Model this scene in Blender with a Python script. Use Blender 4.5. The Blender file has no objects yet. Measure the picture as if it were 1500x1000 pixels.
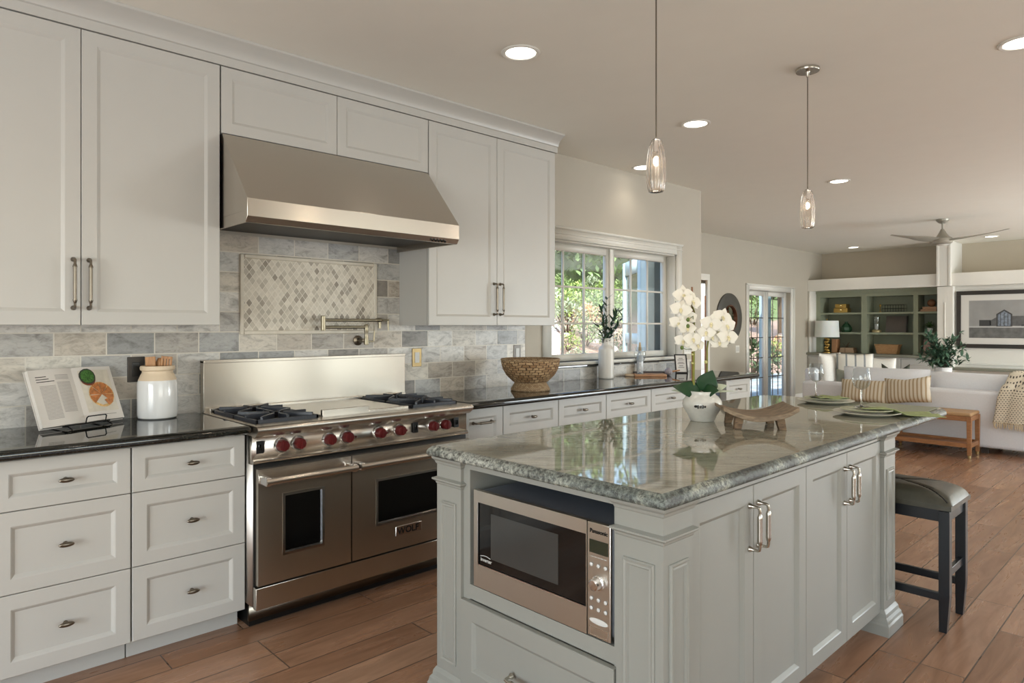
import bpy, bmesh, math, random
from mathutils import Vector, Matrix, Euler, noise as mnoise
random.seed(7)
PI = math.pi
scene = bpy.context.scene
COL = scene.collection

# ------------------------------------------------------------------ camera
cam_d = bpy.data.cameras.new('camera')
cam_d.sensor_width = 36.0
cam_d.lens = 976.0 / 1500.0 * 36.0
cam_d.shift_y = -23.0 / 1500.0
cam_d.clip_start = 0.05
cam_d.clip_end = 300
cam = bpy.data.objects.new('camera', cam_d)
COL.objects.link(cam)
cam.location = (3.56, 0.0, 1.35)
cam.rotation_euler = (PI / 2, 0, math.atan2(1025, 976))
scene.camera = cam

# ------------------------------------------------------------------ world, sun, daylight, exposure
world = bpy.data.worlds.new('sky')
scene.world = world
world.use_nodes = True
wn = world.node_tree
wn.nodes.clear()
w_out = wn.nodes.new('ShaderNodeOutputWorld')
w_bg = wn.nodes.new('ShaderNodeBackground')
w_sky = wn.nodes.new('ShaderNodeTexSky')
w_sky.sky_type = 'NISHITA'
w_sky.sun_disc = False
w_sky.sun_elevation = math.radians(48)
w_sky.sun_rotation = math.radians(120)
w_sky.air_density = 1.2
w_sky.dust_density = 1.5
w_bg.inputs['Strength'].default_value = 0.62
wn.links.new(w_sky.outputs[0], w_bg.inputs[0])
wn.links.new(w_bg.outputs[0], w_out.inputs[0])


def light(name, kind, loc, energy, color, rot=(0, 0, 0), size=None, size_y=None, **kw):
    d = bpy.data.lights.new(name, kind)
    d.energy = energy
    d.color = color
    if kind == 'AREA':
        d.shape = 'RECTANGLE'
        d.size = size
        d.size_y = size_y
    for k, v in kw.items():
        setattr(d, k, v)
    o = bpy.data.objects.new(name, d)
    COL.objects.link(o)
    o.location = loc
    o.rotation_euler = rot
    return o


light('sun', 'SUN', (10, -8, 12), 9.5, (1.0, 0.95, 0.86), rot=(math.radians(42), 0, math.radians(26.6)), angle=0.01)
DAY = (0.87, 0.95, 1.0)
# daylight in the openings of the right wall and of the wall behind the camera
# window light also comes up from the sunlit ground outside, so the openings shine upwards too
light('daylight_right', 'AREA', (7.16, 1.2, 1.35), 72, DAY, rot=(0, PI / 2 + math.radians(62), 0), size=2.0, size_y=2.9)
light('daylight_right', 'AREA', (7.16, 5.6, 1.35), 72, DAY, rot=(0, PI / 2 + math.radians(62), 0), size=2.0, size_y=2.9)
light('daylight_right', 'AREA', (7.16, 10.4, 1.25), 480, DAY, rot=(0, PI / 2 + math.radians(35), 0), size=2.1, size_y=3.3)
light('daylight_back', 'AREA', (3.4, -3.16, 1.2), 185, DAY, rot=(PI / 2 + math.radians(20), 0, 0), size=3.3, size_y=1.9)

vs = scene.view_settings
vs.view_transform = 'Standard'
vs.look = 'None'
vs.exposure = -0.18
vs.gamma = 1.0
vs.use_curve_mapping = False
scene.display_settings.display_device = 'sRGB'
scene.cycles.max_bounces = 10
scene.cycles.diffuse_bounces = 5
scene.cycles.glossy_bounces = 5
scene.cycles.transmission_bounces = 8
scene.cycles.transparent_max_bounces = 16
scene.cycles.sample_clamp_indirect = 6
scene.cycles.caustics_reflective = False
scene.cycles.caustics_refractive = False
scene.cycles.use_denoising = True

# ------------------------------------------------------------------ naming helpers


def tag(o, label=None, cat=None, group=None, kind=None):
    if label: o['label'] = label
    if cat: o['category'] = cat
    if group: o['group'] = group
    if kind: o['kind'] = kind
    return o


def thing(name, label, cat, loc=(0, 0, 0), rz=0.0, group=None, kind=None):
    o = bpy.data.objects.new(name, None)
    o.empty_display_size = 0.1
    COL.objects.link(o)
    o.location = loc
    o.rotation_euler = (0, 0, rz)
    return tag(o, label, cat, group, kind)


class MB:
    """collects shapes; build() links them as one mesh object"""
    def __init__(s):
        s.bm = bmesh.new()

    def face(s, pts, m=0):
        vs_ = [s.bm.verts.new(p) for p in pts]
        f = s.bm.faces.new(vs_)
        f.material_index = m
        return s

    def box(s, x0, x1, y0, y1, z0, z1, m=0):
        v = [s.bm.verts.new((x, y, z)) for z in (z0, z1) for y in (y0, y1) for x in (x0, x1)]
        for q in ((0, 2, 3, 1), (4, 5, 7, 6), (0, 1, 5, 4), (2, 6, 7, 3), (0, 4, 6, 2), (1, 3, 7, 5)):
            f = s.bm.faces.new([v[i] for i in q])
            f.material_index = m
        return s

    def obox(s, c, ax, half, m=0):
        """oriented box: centre, three axes, half sizes"""
        ax = [Vector(a).normalized() for a in ax]
        v = []
        for k in (-1, 1):
            for j in (-1, 1):
                for i in (-1, 1):
                    v.append(s.bm.verts.new(Vector(c) + ax[0] * half[0] * i + ax[1] * half[1] * j + ax[2] * half[2] * k))
        for q in ((0, 2, 3, 1), (4, 5, 7, 6), (0, 1, 5, 4), (2, 6, 7, 3), (0, 4, 6, 2), (1, 3, 7, 5)):
            f = s.bm.faces.new([v[i] for i in q])
            f.material_index = m
        return s

    def rings(s, rings, m=0, cap0=True, cap1=True, closed=True):
        rr = [[s.bm.verts.new(p) for p in r] for r in rings]
        n = len(rr[0])
        for a, b in zip(rr, rr[1:]):
            for i in range(n if closed else n - 1):
                j = (i + 1) % n
                f = s.bm.faces.new((a[i], a[j], b[j], b[i]))
                f.material_index = m
        if cap0 and n > 2:
            s.bm.faces.new(list(reversed(rr[0]))).material_index = m
        if cap1 and n > 2:
            s.bm.faces.new(rr[-1]).material_index = m
        return s

    def prism(s, pts, axis, lo, hi, m=0):
        def P(p, w):
            a, b = p
            return {'x': (w, a, b), 'y': (a, w, b), 'z': (a, b, w)}[axis]
        return s.rings([[P(p, lo) for p in pts], [P(p, hi) for p in pts]], m)

    def lathe(s, prof, c=(0, 0, 0), n=24, m=0, axis='z', flute=0.0, nf=0, closed=False):
        c = Vector(c)
        rings = []
        for r, h in prof:
            ring = []
            for i in range(n):
                a = 2 * PI * i / n
                rr = max(r, 1e-5) * (1 + (flute * math.cos(nf * a) if nf else 0))
                p = (rr * math.cos(a), rr * math.sin(a), h)
                if axis == 'x': p = (p[2], p[0], p[1])
                elif axis == 'y': p = (p[1], p[2], p[0])
                ring.append(c + Vector(p))
            rings.append(ring)
        if closed: rings.append(rings[0])
        return s.rings(rings, m, cap0=not closed, cap1=not closed)

    def tube(s, pts, r, n=8, m=0):
        pts = [Vector(p) for p in pts]
        rr = r if isinstance(r, (list, tuple)) else [r] * len(pts)
        up = Vector((0, 0, 1))
        t0 = (pts[1] - pts[0]).normalized()
        if abs(t0.dot(up)) > 0.95: up = Vector((1, 0, 0))
        u = (up - t0 * up.dot(t0)).normalized()
        rings = []
        for i, p in enumerate(pts):
            if i == 0: t = (pts[1] - pts[0])
            elif i == len(pts) - 1: t = (pts[-1] - pts[-2])
            else: t = (pts[i + 1] - pts[i]).normalized() + (pts[i] - pts[i - 1]).normalized()
            t = t.normalized() if t.length > 1e-9 else t0
            u = (u - t * u.dot(t))
            u = u.normalized() if u.length > 1e-6 else Vector((1, 0, 0))
            v = t.cross(u)
            rings.append([p + (u * math.cos(2 * PI * k / n) + v * math.sin(2 * PI * k / n)) * rr[i] for k in range(n)])
        return s.rings(rings, m)

    def ball(s, c, r, n=16, k=10, m=0):
        if not isinstance(r, (tuple, list)): r = (r, r, r)
        rings = []
        for j in range(1, k):
            a = PI * j / k - PI / 2
            rings.append([(c[0] + r[0] * math.cos(a) * math.cos(2 * PI * i / n), c[1] + r[1] * math.cos(a) * math.sin(2 * PI * i / n), c[2] + r[2] * math.sin(a)) for i in range(n)])
        return s.rings(rings, m)

    def grid(s, f, nu, nv, m=0):
        vv = [[s.bm.verts.new(f(i / nu, j / nv)) for j in range(nv + 1)] for i in range(nu + 1)]
        for i in range(nu):
            for j in range(nv):
                s.bm.faces.new((vv[i][j], vv[i + 1][j], vv[i + 1][j + 1], vv[i][j + 1])).material_index = m
        return s

    def panel(s, fr, u0, u1, v0, v1, steps, m=0):
        """a panelled front: steps = [(inset, height)], first is the back edge"""
        R = []
        for ins, h in steps:
            R.append([fr(u0 + ins, v0 + ins, h), fr(u1 - ins, v0 + ins, h), fr(u1 - ins, v1 - ins, h), fr(u0 + ins, v1 - ins, h)])
        return s.rings(R, m)

    def leaf(s, base, d, L, W, up=(0, 0, 1), curl=0.25, fold=0.15, m=0, n=4):
        base = Vector(base); d = Vector(d).normalized(); up = Vector(up)
        side = d.cross(up)
        side = side.normalized() if side.length > 1e-4 else Vector((1, 0, 0))
        nrm = side.cross(d).normalized()
        rows = []
        for i in range(n + 1):
            t = i / n
            w = W * 0.5 * math.sin(PI * min(1, 0.06 + 0.94 * t) ** 0.8) if i < n else 0.0005
            c = base + d * (L * t) - nrm * (curl * L * t * t)
            rows.append([s.bm.verts.new(c - side * w + nrm * fold * w), s.bm.verts.new(c), s.bm.verts.new(c + side * w + nrm * fold * w)])
        for a, b in zip(rows, rows[1:]):
            for k in (0, 1):
                s.bm.faces.new((a[k], a[k + 1], b[k + 1], b[k])).material_index = m
        return s

    def xform(s, M):
        bmesh.ops.transform(s.bm, matrix=M, verts=s.bm.verts)
        return s

    def build(s, name, mat, parent=None, local=False, bevel=0, seg=2, smooth=35, solid=0, subsurf=0, kind=None, label=None, cat=None, group=None):
        bm = s.bm
        bmesh.ops.recalc_face_normals(bm, faces=bm.faces)
        if parent is not None and not local:
            off = Vector((0, 0, 0)); p = parent
            while p is not None:
                off += p.location; p = p.parent
            bmesh.ops.translate(bm, vec=-off, verts=bm.verts)
        me = bpy.data.meshes.new(name)
        bm.to_mesh(me)
        bm.free()
        for m in (mat if isinstance(mat, (list, tuple)) else [mat]):
            me.materials.append(m)
        if smooth:
            for p in me.polygons: p.use_smooth = True
            me.set_sharp_from_angle(angle=math.radians(smooth))
            for p in me.polygons:
                if abs(p.normal.z) > 0.9999 and p.area > 0.02: p.use_smooth = False
        o = bpy.data.objects.new(name, me)
        COL.objects.link(o)
        if parent is not None: o.parent = parent
        if solid:
            md = o.modifiers.new('solid', 'SOLIDIFY'); md.thickness = solid; md.offset = 0
        if bevel:
            md = o.modifiers.new('bevel', 'BEVEL'); md.width = bevel; md.segments = seg; md.limit_method = 'ANGLE'; md.angle_limit = math.radians(40)
            md.harden_normals = False
        if subsurf:
            md = o.modifiers.new('sub', 'SUBSURF'); md.levels = subsurf; md.render_levels = subsurf
        return tag(o, label, cat, group, kind)


def text_mesh(name, txt, size, mat, parent, origin, right, up, extrude=0.0006, align='LEFT', bold=0.0, space=1.0):
    """lettering as a mesh; origin/right/up in world coordinates"""
    cu = bpy.data.curves.new(name, 'FONT')
    cu.body = txt; cu.size = size; cu.extrude = extrude; cu.align_x = align; cu.offset = bold; cu.space_character = space
    tmp = bpy.data.objects.new(name, cu)
    COL.objects.link(tmp)
    dg = bpy.context.evaluated_depsgraph_get()
    me = bpy.data.meshes.new_from_object(tmp.evaluated_get(dg))
    bpy.data.objects.remove(tmp)
    r = Vector(right).normalized(); u = Vector(up).normalized(); n = r.cross(u)
    off = Vector(origin); p = parent
    while p is not None:
        off -= p.location; p = p.parent
    M = Matrix((r, u, n)).transposed().to_4x4()
    M.translation = off
    me.transform(M)
    me.materials.clear(); me.materials.append(mat)
    o = bpy.data.objects.new(name, me)
    COL.objects.link(o)
    o.parent = parent
    return o


# ------------------------------------------------------------------ materials
def lin(c):
    c /= 255.0
    return c / 12.92 if c <= 0.04045 else ((c + 0.055) / 1.055) ** 2.4


def S(r, g, b):
    return (lin(r), lin(g), lin(b), 1.0)


class NT:
    def __init__(s, name):
        s.mat = bpy.data.materials.new(name)
        s.mat.use_nodes = True
        s.t = s.mat.node_tree
        s.t.nodes.clear()
        s.out = s.new('ShaderNodeOutputMaterial')

    def new(s, kind, **kw):
        n = s.t.nodes.new(kind)
        for k, v in kw.items(): setattr(n, k, v)
        return n

    def link(s, a, b): s.t.links.new(a, b)

    def val(s, sock, v):
        if hasattr(v, 'is_linked') or isinstance(v, bpy.types.NodeSocket): s.link(v, sock)
        else: sock.default_value = v

    def math(s, op, a, b=None, c=None):
        n = s.new('ShaderNodeMath', operation=op)
        for i, v in enumerate((a, b, c)):
            if v is not None: s.val(n.inputs[i], v)
        return n.outputs[0]

    def pos(s):
        return s.new('ShaderNodeNewGeometry').outputs['Position']

    def obj(s):
        return s.new('ShaderNodeTexCoord').outputs['Object']

    def sep(s, v):
        n = s.new('ShaderNodeSeparateXYZ'); s.link(v, n.inputs[0]); return n.outputs

    def comb(s, x, y, z=0.0):
        n = s.new('ShaderNodeCombineXYZ')
        for i, v in enumerate((x, y, z)): s.val(n.inputs[i], v)
        return n.outputs[0]

    def noise(s, vec, scale, detail=3, rough=0.55, dist=0.0):
        n = s.new('ShaderNodeTexNoise')
        s.link(vec, n.inputs['Vector'])
        n.inputs['Scale'].default_value = scale; n.inputs['Detail'].default_value = detail
        n.inputs['Roughness'].default_value = rough; n.inputs['Distortion'].default_value = dist
        return n.outputs['Fac']

    def ramp(s, fac, stops, interp='LINEAR'):
        n = s.new('ShaderNodeValToRGB')
        n.color_ramp.interpolation = interp
        els = n.color_ramp.elements
        while len(els) < len(stops): els.new(0.5)
        for e, (p, c) in zip(els, stops):
            e.position = p
            e.color = c if not isinstance(c, (int, float)) else (c, c, c, 1)
        s.link(fac, n.inputs[0])
        return n.outputs[0]

    def mix(s, fac, a, b, blend='MIX'):
        n = s.new('ShaderNodeMix', data_type='RGBA', blend_type=blend)
        s.val(n.inputs[0], fac); s.val(n.inputs[6], a); s.val(n.inputs[7], b)
        return n.outputs[2]

    def bump(s, h, strength=0.2, dist=0.01):
        n = s.new('ShaderNodeBump')
        n.inputs['Strength'].default_value = strength; n.inputs['Distance'].default_value = dist
        s.link(h, n.inputs['Height'])
        return n.outputs[0]

    def principled(s, color, rough=0.5, metal=0.0, normal=None, **kw):
        p = s.new('ShaderNodeBsdfPrincipled')
        s.val(p.inputs['Base Color'], color); s.val(p.inputs['Roughness'], rough); s.val(p.inputs['Metallic'], metal)
        if normal is not None: s.link(normal, p.inputs['Normal'])
        for k, v in kw.items():
            s.val(p.inputs[k.replace('_', ' ')], v)
        s.link(p.outputs[0], s.out.inputs[0])
        return p


def mat(name, col, rough=0.5, metal=0.0, var=0.05, scale=6.0, bump=0.0, **kw):
    """plain surface with a faint procedural variation"""
    t = NT(name)
    v = t.obj()
    f = t.noise(v, scale, 3)
    a = tuple(c * (1 - var) for c in col[:3]) + (1,)
    b = tuple(min(1, c * (1 + var)) for c in col[:3]) + (1,)
    c = t.ramp(f, [(0.3, a), (0.7, b)])
    nm = t.bump(f, bump, 0.005) if bump else None
    t.principled(c, rough, metal, nm, **kw)
    return t.mat


def emit(name, col, strength):
    t = NT(name)
    t.principled((0.8, 0.8, 0.8, 1), 0.4, Emission_Color=col, Emission_Strength=strength)
    return t.mat


def steel(name, tang, col=(0.60, 0.555, 0.49, 1), rough=0.27, aniso=0.75):
    t = NT(name)
    p = t.pos()
    x = t.sep(p)
    if tang[0] > 0: v = t.comb(t.math('MULTIPLY', x[0], 260.0), t.math('MULTIPLY', x[1], 2.0), t.math('MULTIPLY', x[2], 260.0))
    else: v = t.comb(t.math('MULTIPLY', x[0], 2.0), t.math('MULTIPLY', x[1], 260.0), t.math('MULTIPLY', x[2], 260.0))
    f = t.noise(v, 1.0, 2)
    r = t.math('ADD', t.math('MULTIPLY', f, 0.012), rough - 0.006)
    t.principled(col, r, 1.0, None, Anisotropic=aniso, Tangent=t.comb(*tang))
    return t.mat


def glass_pane(name, tint=(0.96, 0.98, 0.98, 1)):
    """thin clear pane: clear view plus surface reflection"""
    t = NT(name)
    tr = t.new('ShaderNodeBsdfTransparent'); tr.inputs[0].default_value = tint
    gl = t.new('ShaderNodeBsdfGlossy'); gl.inputs['Roughness'].default_value = 0.02
    fr = t.new('ShaderNodeFresnel')
    bf = t.new('ShaderNodeNewGeometry').outputs['Backfacing']
    t.link(t.math('MULTIPLY_ADD', bf, 1 / 1.45 - 1.45, 1.45), fr.inputs[0])  # same reflection on both faces of the thin pane
    mx = t.new('ShaderNodeMixShader')
    t.link(fr.outputs[0], mx.inputs[0]); t.link(tr.outputs[0], mx.inputs[1]); t.link(gl.outputs[0], mx.inputs[2])
    t.link(mx.outputs[0], t.out.inputs[0])
    return t.mat


def wood(name, c0, c1, axis=(1, 12, 12), scale=3.0, rough=0.45, bump=0.1, world=False):
    t = NT(name)
    x = t.sep(t.pos() if world else t.obj())
    v = t.comb(*[t.math('MULTIPLY', x[i], float(axis[i])) for i in range(3)])
    f = t.noise(v, scale, 5, 0.6, 0.6)
    c = t.ramp(f, [(0.3, c0), (0.7, c1)])
    t.principled(c, rough, 0.0, t.bump(f, bump, 0.004))
    return t.mat


def tiles_mat():
    t = NT('travertine_tile')
    x = t.sep(t.pos())
    u = t.math('ADD', x[1], 10 * 0.205 - 0.0545 + 0.0)
    v = t.math('ADD', x[2], -1.003 + 0.105 * 20)
    b = t.new('ShaderNodeTexBrick', offset=0.5, offset_frequency=2)
    t.link(t.comb(u, v), b.inputs['Vector'])
    b.inputs['Scale'].default_value = 1.0
    b.inputs['Brick Width'].default_value = 0.205; b.inputs['Row Height'].default_value = 0.105
    b.inputs['Mortar Size'].default_value = 0.0028; b.inputs['Mortar Smooth'].default_value = 0.1; b.inputs['Bias'].default_value = 0.0
    b.inputs['Color1'].default_value = (0, 0, 0, 1); b.inputs['Color2'].default_value = (1, 1, 1, 1); b.inputs['Mortar'].default_value = (0.5, 0.5, 0.5, 1)
    base = t.ramp(b.outputs['Color'], [(0.0, S(204, 199, 188)), (0.2, S(184, 174, 160)), (0.4, S(160, 157, 152)), (0.6, S(210, 207, 201)), (0.8, S(146, 147, 146)), (1.0, S(128, 120, 110))], 'LINEAR')
    wp = t.comb(t.math('MULTIPLY', x[1], 1.0), t.math('MULTIPLY', x[2], 2.0), t.math('MULTIPLY', b.outputs['Color'], 9.0))
    n1 = t.noise(wp, 9, 7, 0.68, 1.1)
    n2 = t.noise(wp, 26, 5, 0.6, 1.8)
    c = t.mix(0.9, base, t.ramp(n1, [(0.28, (0.42, 0.41, 0.39, 1)), (0.5, (0.97, 0.97, 0.97, 1)), (0.7, (1.14, 1.13, 1.10, 1))]), 'MULTIPLY')
    c = t.mix(0.55, c, t.ramp(n2, [(0.3, (0.62, 0.60, 0.56, 1)), (0.48, (1, 1, 1, 1)), (0.75, (1.12, 1.12, 1.12, 1))]), 'MULTIPLY')
    c = t.mix(b.outputs['Fac'], c, S(205, 199, 186))
    h = t.math('SUBTRACT', t.math('MULTIPLY', n1, 0.25), b.outputs['Fac'])
    t.principled(c, t.ramp(n1, [(0.3, 0.42), (0.8, 0.28)]), 0.0, t.bump(h, 0.35, 0.004))
    return t.mat


def mosaic_mat():
    t = NT('diamond_mosaic')
    x = t.sep(t.pos())
    a = t.math('DIVIDE', x[1], 0.0355); b = t.math('DIVIDE', x[2], 0.0475)
    p = t.math('ADD', a, b); q = t.math('SUBTRACT', a, b)
    ip = t.math('FLOOR', p); iq = t.math('FLOOR', q)
    wn_ = t.new('ShaderNodeTexWhiteNoise', noise_dimensions='3D')
    t.link(t.comb(ip, iq), wn_.inputs['Vector'])
    r = wn_.outputs['Value']
    c = t.ramp(r, [(0.0, S(214, 207, 192)), (0.5, S(202, 194, 178)), (0.72, S(182, 174, 158)), (0.9, S(158, 149, 134)), (1.0, S(126, 116, 102))])
    n1 = t.noise(t.comb(x[1], x[2], t.math('MULTIPLY', r, 5.0)), 30, 5, 0.6, 1.0)
    c = t.mix(0.6, c, t.ramp(n1, [(0.3, (0.75, 0.75, 0.75, 1)), (0.65, (1.06, 1.06, 1.06, 1))]), 'MULTIPLY')
    fp = t.math('ABSOLUTE', t.math('SUBTRACT', t.math('FRACT', p), 0.5)); fq = t.math('ABSOLUTE', t.math('SUBTRACT', t.math('FRACT', q), 0.5))
    g = t.math('GREATER_THAN', t.math('MAXIMUM', fp, fq), 0.458)
    c = t.mix(g, c, S(222, 216, 203))
    t.principled(c, 0.35, 0.0, t.bump(t.math('SUBTRACT', 1.0, g), 0.3, 0.003))
    return t.mat


def floor_mat():
    t = NT('wood_look_plank_floor')
    x = t.sep(t.pos())
    u = t.math('ADD', x[1], 20.0 - 0.02); v = t.math('ADD', x[0], 0.155 * 40 - 2.60)
    b = t.new('ShaderNodeTexBrick', offset=0.37, offset_frequency=3)
    t.link(t.comb(u, v), b.inputs['Vector'])
    b.inputs['Scale'].default_value = 1.0
    b.inputs['Brick Width'].default_value = 0.92; b.inputs['Row Height'].default_value = 0.155
    b.inputs['Mortar Size'].default_value = 0.003; b.inputs['Mortar Smooth'].default_value = 0.2; b.inputs['Bias'].default_value = 0.0
    b.inputs['Color1'].default_value = (0, 0, 0, 1); b.inputs['Color2'].default_value = (1, 1, 1, 1); b.inputs['Mortar'].default_value = (0.5, 0.5, 0.5, 1)
    base = t.ramp(b.outputs['Color'], [(0.0, S(150, 112, 86)), (0.3, S(166, 128, 102)), (0.6, S(140, 102, 76)), (1.0, S(176, 140, 114))])
    gv = t.comb(t.math('MULTIPLY', x[1], 1.3), t.math('MULTIPLY', x[0], 9.0), t.math('MULTIPLY', b.outputs['Color'], 8.0))
    g1 = t.noise(gv, 1.7, 4, 0.55, 0.9)
    g2 = t.noise(gv, 5.0, 3, 0.6, 0.3)
    c = t.mix(0.85, base, t.ramp(g1, [(0.28, (0.68, 0.63, 0.58, 1)), (0.5, (1, 1, 1, 1)), (0.75, (1.2, 1.18, 1.15, 1))]), 'MULTIPLY')
    c = t.mix(0.16, c, t.ramp(g2, [(0.35, (0.7, 0.66, 0.62, 1)), (0.6, (1.08, 1.08, 1.08, 1))]), 'MULTIPLY')
    c = t.mix(b.outputs['Fac'], c, S(84, 68, 56))
    t.principled(c, t.ramp(g1, [(0.3, 0.34), (0.7, 0.24)]), 0.0, t.bump(t.math('SUBTRACT', t.math('MULTIPLY', g2, 0.25), b.outputs['Fac']), 0.25, 0.003))
    return t.mat


def island_granite():
    t = NT('grey_green_granite')
    x = t.sep(t.pos())
    al = t.math('ADD', t.math('MULTIPLY', x[0], 0.72), t.math('MULTIPLY', x[1], 0.69))
    ac = t.math('SUBTRACT', t.math('MULTIPLY', x[0], 0.69), t.math('MULTIPLY', x[1], 0.72))
    wob = t.noise(t.comb(al, ac, 0.0), 2.2, 3)
    ac2 = t.math('ADD', ac, t.math('MULTIPLY', wob, 0.10))
    n1 = t.noise(t.comb(t.math('MULTIPLY', al, 3.2), t.math('MULTIPLY', ac2, 17.0), 0.0), 1.6, 8, 0.7, 0.9)
    n3 = t.noise(t.comb(t.math('MULTIPLY', al, 8.0), t.math('MULTIPLY', ac2, 62.0), 3.0), 1.6, 4, 0.6, 0.5)
    n2 = t.noise(t.comb(al, t.math('MULTIPLY', ac2, 2.2), 1.0), 1.5, 3, 0.6, 0.6)
    sp = t.noise(t.pos(), 140, 4, 0.7)
    c = t.ramp(n1, [(0.26, S(104, 103, 92)), (0.40, S(142, 139, 124)), (0.54, S(164, 161, 145)), (0.75, S(180, 177, 162))])
    c = t.mix(t.ramp(n2, [(0.40, 0.0), (0.70, 0.6)]), c, S(136, 134, 120))
    c = t.mix(t.ramp(n3, [(0.22, 0.8), (0.36, 0.0)]), c, S(62, 58, 48))
    c = t.mix(0.35, c, t.ramp(sp, [(0.35, (0.6, 0.6, 0.6, 1)), (0.5, (1, 1, 1, 1)), (0.66, (1.2, 1.2, 1.2, 1))]), 'MULTIPLY')
    t.principled(c, 0.03, 0.0, None, IOR=1.95)
    return t.mat


def island_edge():
    t = NT('chiseled_granite_edge')
    p = t.pos()
    n1 = t.noise(p, 5, 5, 0.6, 1.0)
    sp = t.noise(p, 70, 6, 0.8)
    v = t.new('ShaderNodeTexVoronoi'); v.inputs['Scale'].default_value = 130; t.link(p, v.inputs['Vector'])
    x = t.sep(p)
    base = t.ramp(n1, [(0.34, S(84, 88, 84)), (0.5, S(134, 136, 128)), (0.64, S(160, 160, 152))])
    f1 = t.new('ShaderNodeMapRange'); t.link(t.math('ADD', x[0], t.math('MULTIPLY', n1, 0.7)), f1.inputs[0]); f1.inputs[1].default_value = 2.2; f1.inputs[2].default_value = 2.75
    base = t.mix(t.math('MULTIPLY', f1.outputs[0], 0.85), base, t.ramp(n1, [(0.4, S(52, 58, 56)), (0.55, S(96, 104, 98)), (0.66, S(140, 142, 128))]))
    c = t.mix(0.9, base, t.ramp(sp, [(0.38, (0.12, 0.12, 0.13, 1)), (0.48, (0.8, 0.8, 0.8, 1)), (0.60, (1.75, 1.75, 1.72, 1))]), 'MULTIPLY')
    t.principled(c, 0.18, 0.0, t.bump(sp, 0.5, 0.006), Specular_IOR_Level=0.6)
    return t.mat


def black_granite():
    t = NT('black_granite')
    p = t.pos()
    sp = t.noise(p, 240, 3, 0.7)
    c = t.ramp(sp, [(0.5, S(12, 13, 12)), (0.66, S(52, 52, 42)), (0.78, S(110, 106, 80))])
    t.principled(c, 0.03, 0.0, None, IOR=1.6)
    return t.mat


def woven(name, c0, c1, su, sv, c_dark):
    """basket weave from object-space angle and height"""
    t = NT(name)
    x = t.sep(t.obj())
    wob = t.noise(t.obj(), 22, 3); wob2 = t.noise(t.obj(), 9, 2)
    ang = t.math('ADD', t.math('MULTIPLY', t.math('ARCTAN2', x[1], x[0]), su / (2 * PI)), t.math('MULTIPLY', wob, 0.9))
    b = t.new('ShaderNodeTexBrick', offset=0.5)
    t.link(t.comb(t.math('ADD', ang, 50.0), t.math('ADD', t.math('ADD', t.math('MULTIPLY', x[2], sv), t.math('MULTIPLY', wob2, 2.0)), 20.0)), b.inputs['Vector'])
    b.inputs['Scale'].default_value = 1; b.inputs['Brick Width'].default_value = 1.0; b.inputs['Row Height'].default_value = 1.0
    b.inputs['Mortar Size'].default_value = 0.09; b.inputs['Mortar Smooth'].default_value = 0.6; b.inputs['Bias'].default_value = 0
    b.inputs['Color1'].default_value = c0; b.inputs['Color2'].default_value = c1; b.inputs['Mortar'].default_value = c_dark
    n = t.noise(t.obj(), 60, 3)
    c = t.mix(0.4, b.outputs['Color'], t.ramp(n, [(0.3, (0.6, 0.6, 0.6, 1)), (0.7, (1.2, 1.2, 1.2, 1))]), 'MULTIPLY')
    t.principled(c, 0.7, 0.0, t.bump(t.math('SUBTRACT', 1.0, b.outputs['Fac']), 0.8, 0.008))
    return t.mat


def stripes(name, base, line, coord, scale, width, extra=None):
    t = NT(name)
    x = t.sep(t.obj())
    f = t.math('FRACT', t.math('MULTIPLY', x[coord], scale))
    g = t.math('LESS_THAN', f, width)
    c = t.mix(g, base, line)
    n = t.noise(t.obj(), 150, 2)
    t.principled(c, 0.9, 0.0, t.bump(n, 0.3, 0.002))
    return t.mat


def clear_glass(name, col=(1, 1, 1, 1), rough=0.0, ior=1.45):
    t = NT(name)
    t.principled(col, rough, 0.0, None, Transmission_Weight=1.0, IOR=ior)
    return t.mat

M_white = mat('white_cabinet_paint', S(185, 183, 177), 0.38, var=0.01)
M_island = mat('grey_green_cabinet_paint', S(145, 145, 138), 0.36, var=0.012)
M_wall = mat('warm_beige_wall_paint', S(178, 171, 157), 0.6, var=0.012)
M_wall_far = mat('tan_wall_paint', S(186, 176, 158), 0.6, var=0.012)
M_ceil = mat('ceiling_paint', S(236, 233, 223), 0.7, var=0.008)
M_trim = mat('white_trim_paint', S(224, 222, 214), 0.4, var=0.01)
M_shadow = mat('dark_gap', S(30, 29, 27), 0.8)
M_tile = tiles_mat()
M_mosaic = mosaic_mat()
M_pencil = mat('travertine_pencil_trim', S(206, 199, 184), 0.4, var=0.06, scale=25)
M_floor = floor_mat()
M_gran = island_granite()
M_gedge = island_edge()
M_black = black_granite()
M_steelY = steel('brushed_steel', (0.45, 0, 0.9), aniso=0.8)
M_steelX = steel('brushed_steel_cross', (0, 0.45, 0.9), (0.68, 0.645, 0.59, 1), 0.34, 0.6)
M_chrome = mat('polished_chrome', S(225, 225, 225), 0.12, 1.0, var=0.01)
M_nickel = mat('brushed_nickel', S(190, 184, 172), 0.24, 1.0, var=0.03)
M_tap = mat('satin_nickel_tap', S(150, 142, 122), 0.36, 1.0, var=0.04)
M_dknickel = mat('dark_nickel', S(120, 112, 100), 0.3, 1.0, var=0.03)
M_iron = mat('cast_iron', S(42, 45, 52), 0.42, 0.0, var=0.15, scale=90, bump=0.15)
M_blackp = mat('black_plastic', S(18, 18, 18), 0.3)
M_ovenglass = mat('black_oven_glass', S(10, 10, 10), 0.06, Specular_IOR_Level=0.6)
M_redknob = mat('red_knob', S(86, 24, 24), 0.28, var=0.08)
M_pane = glass_pane('window_glass')
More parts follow.
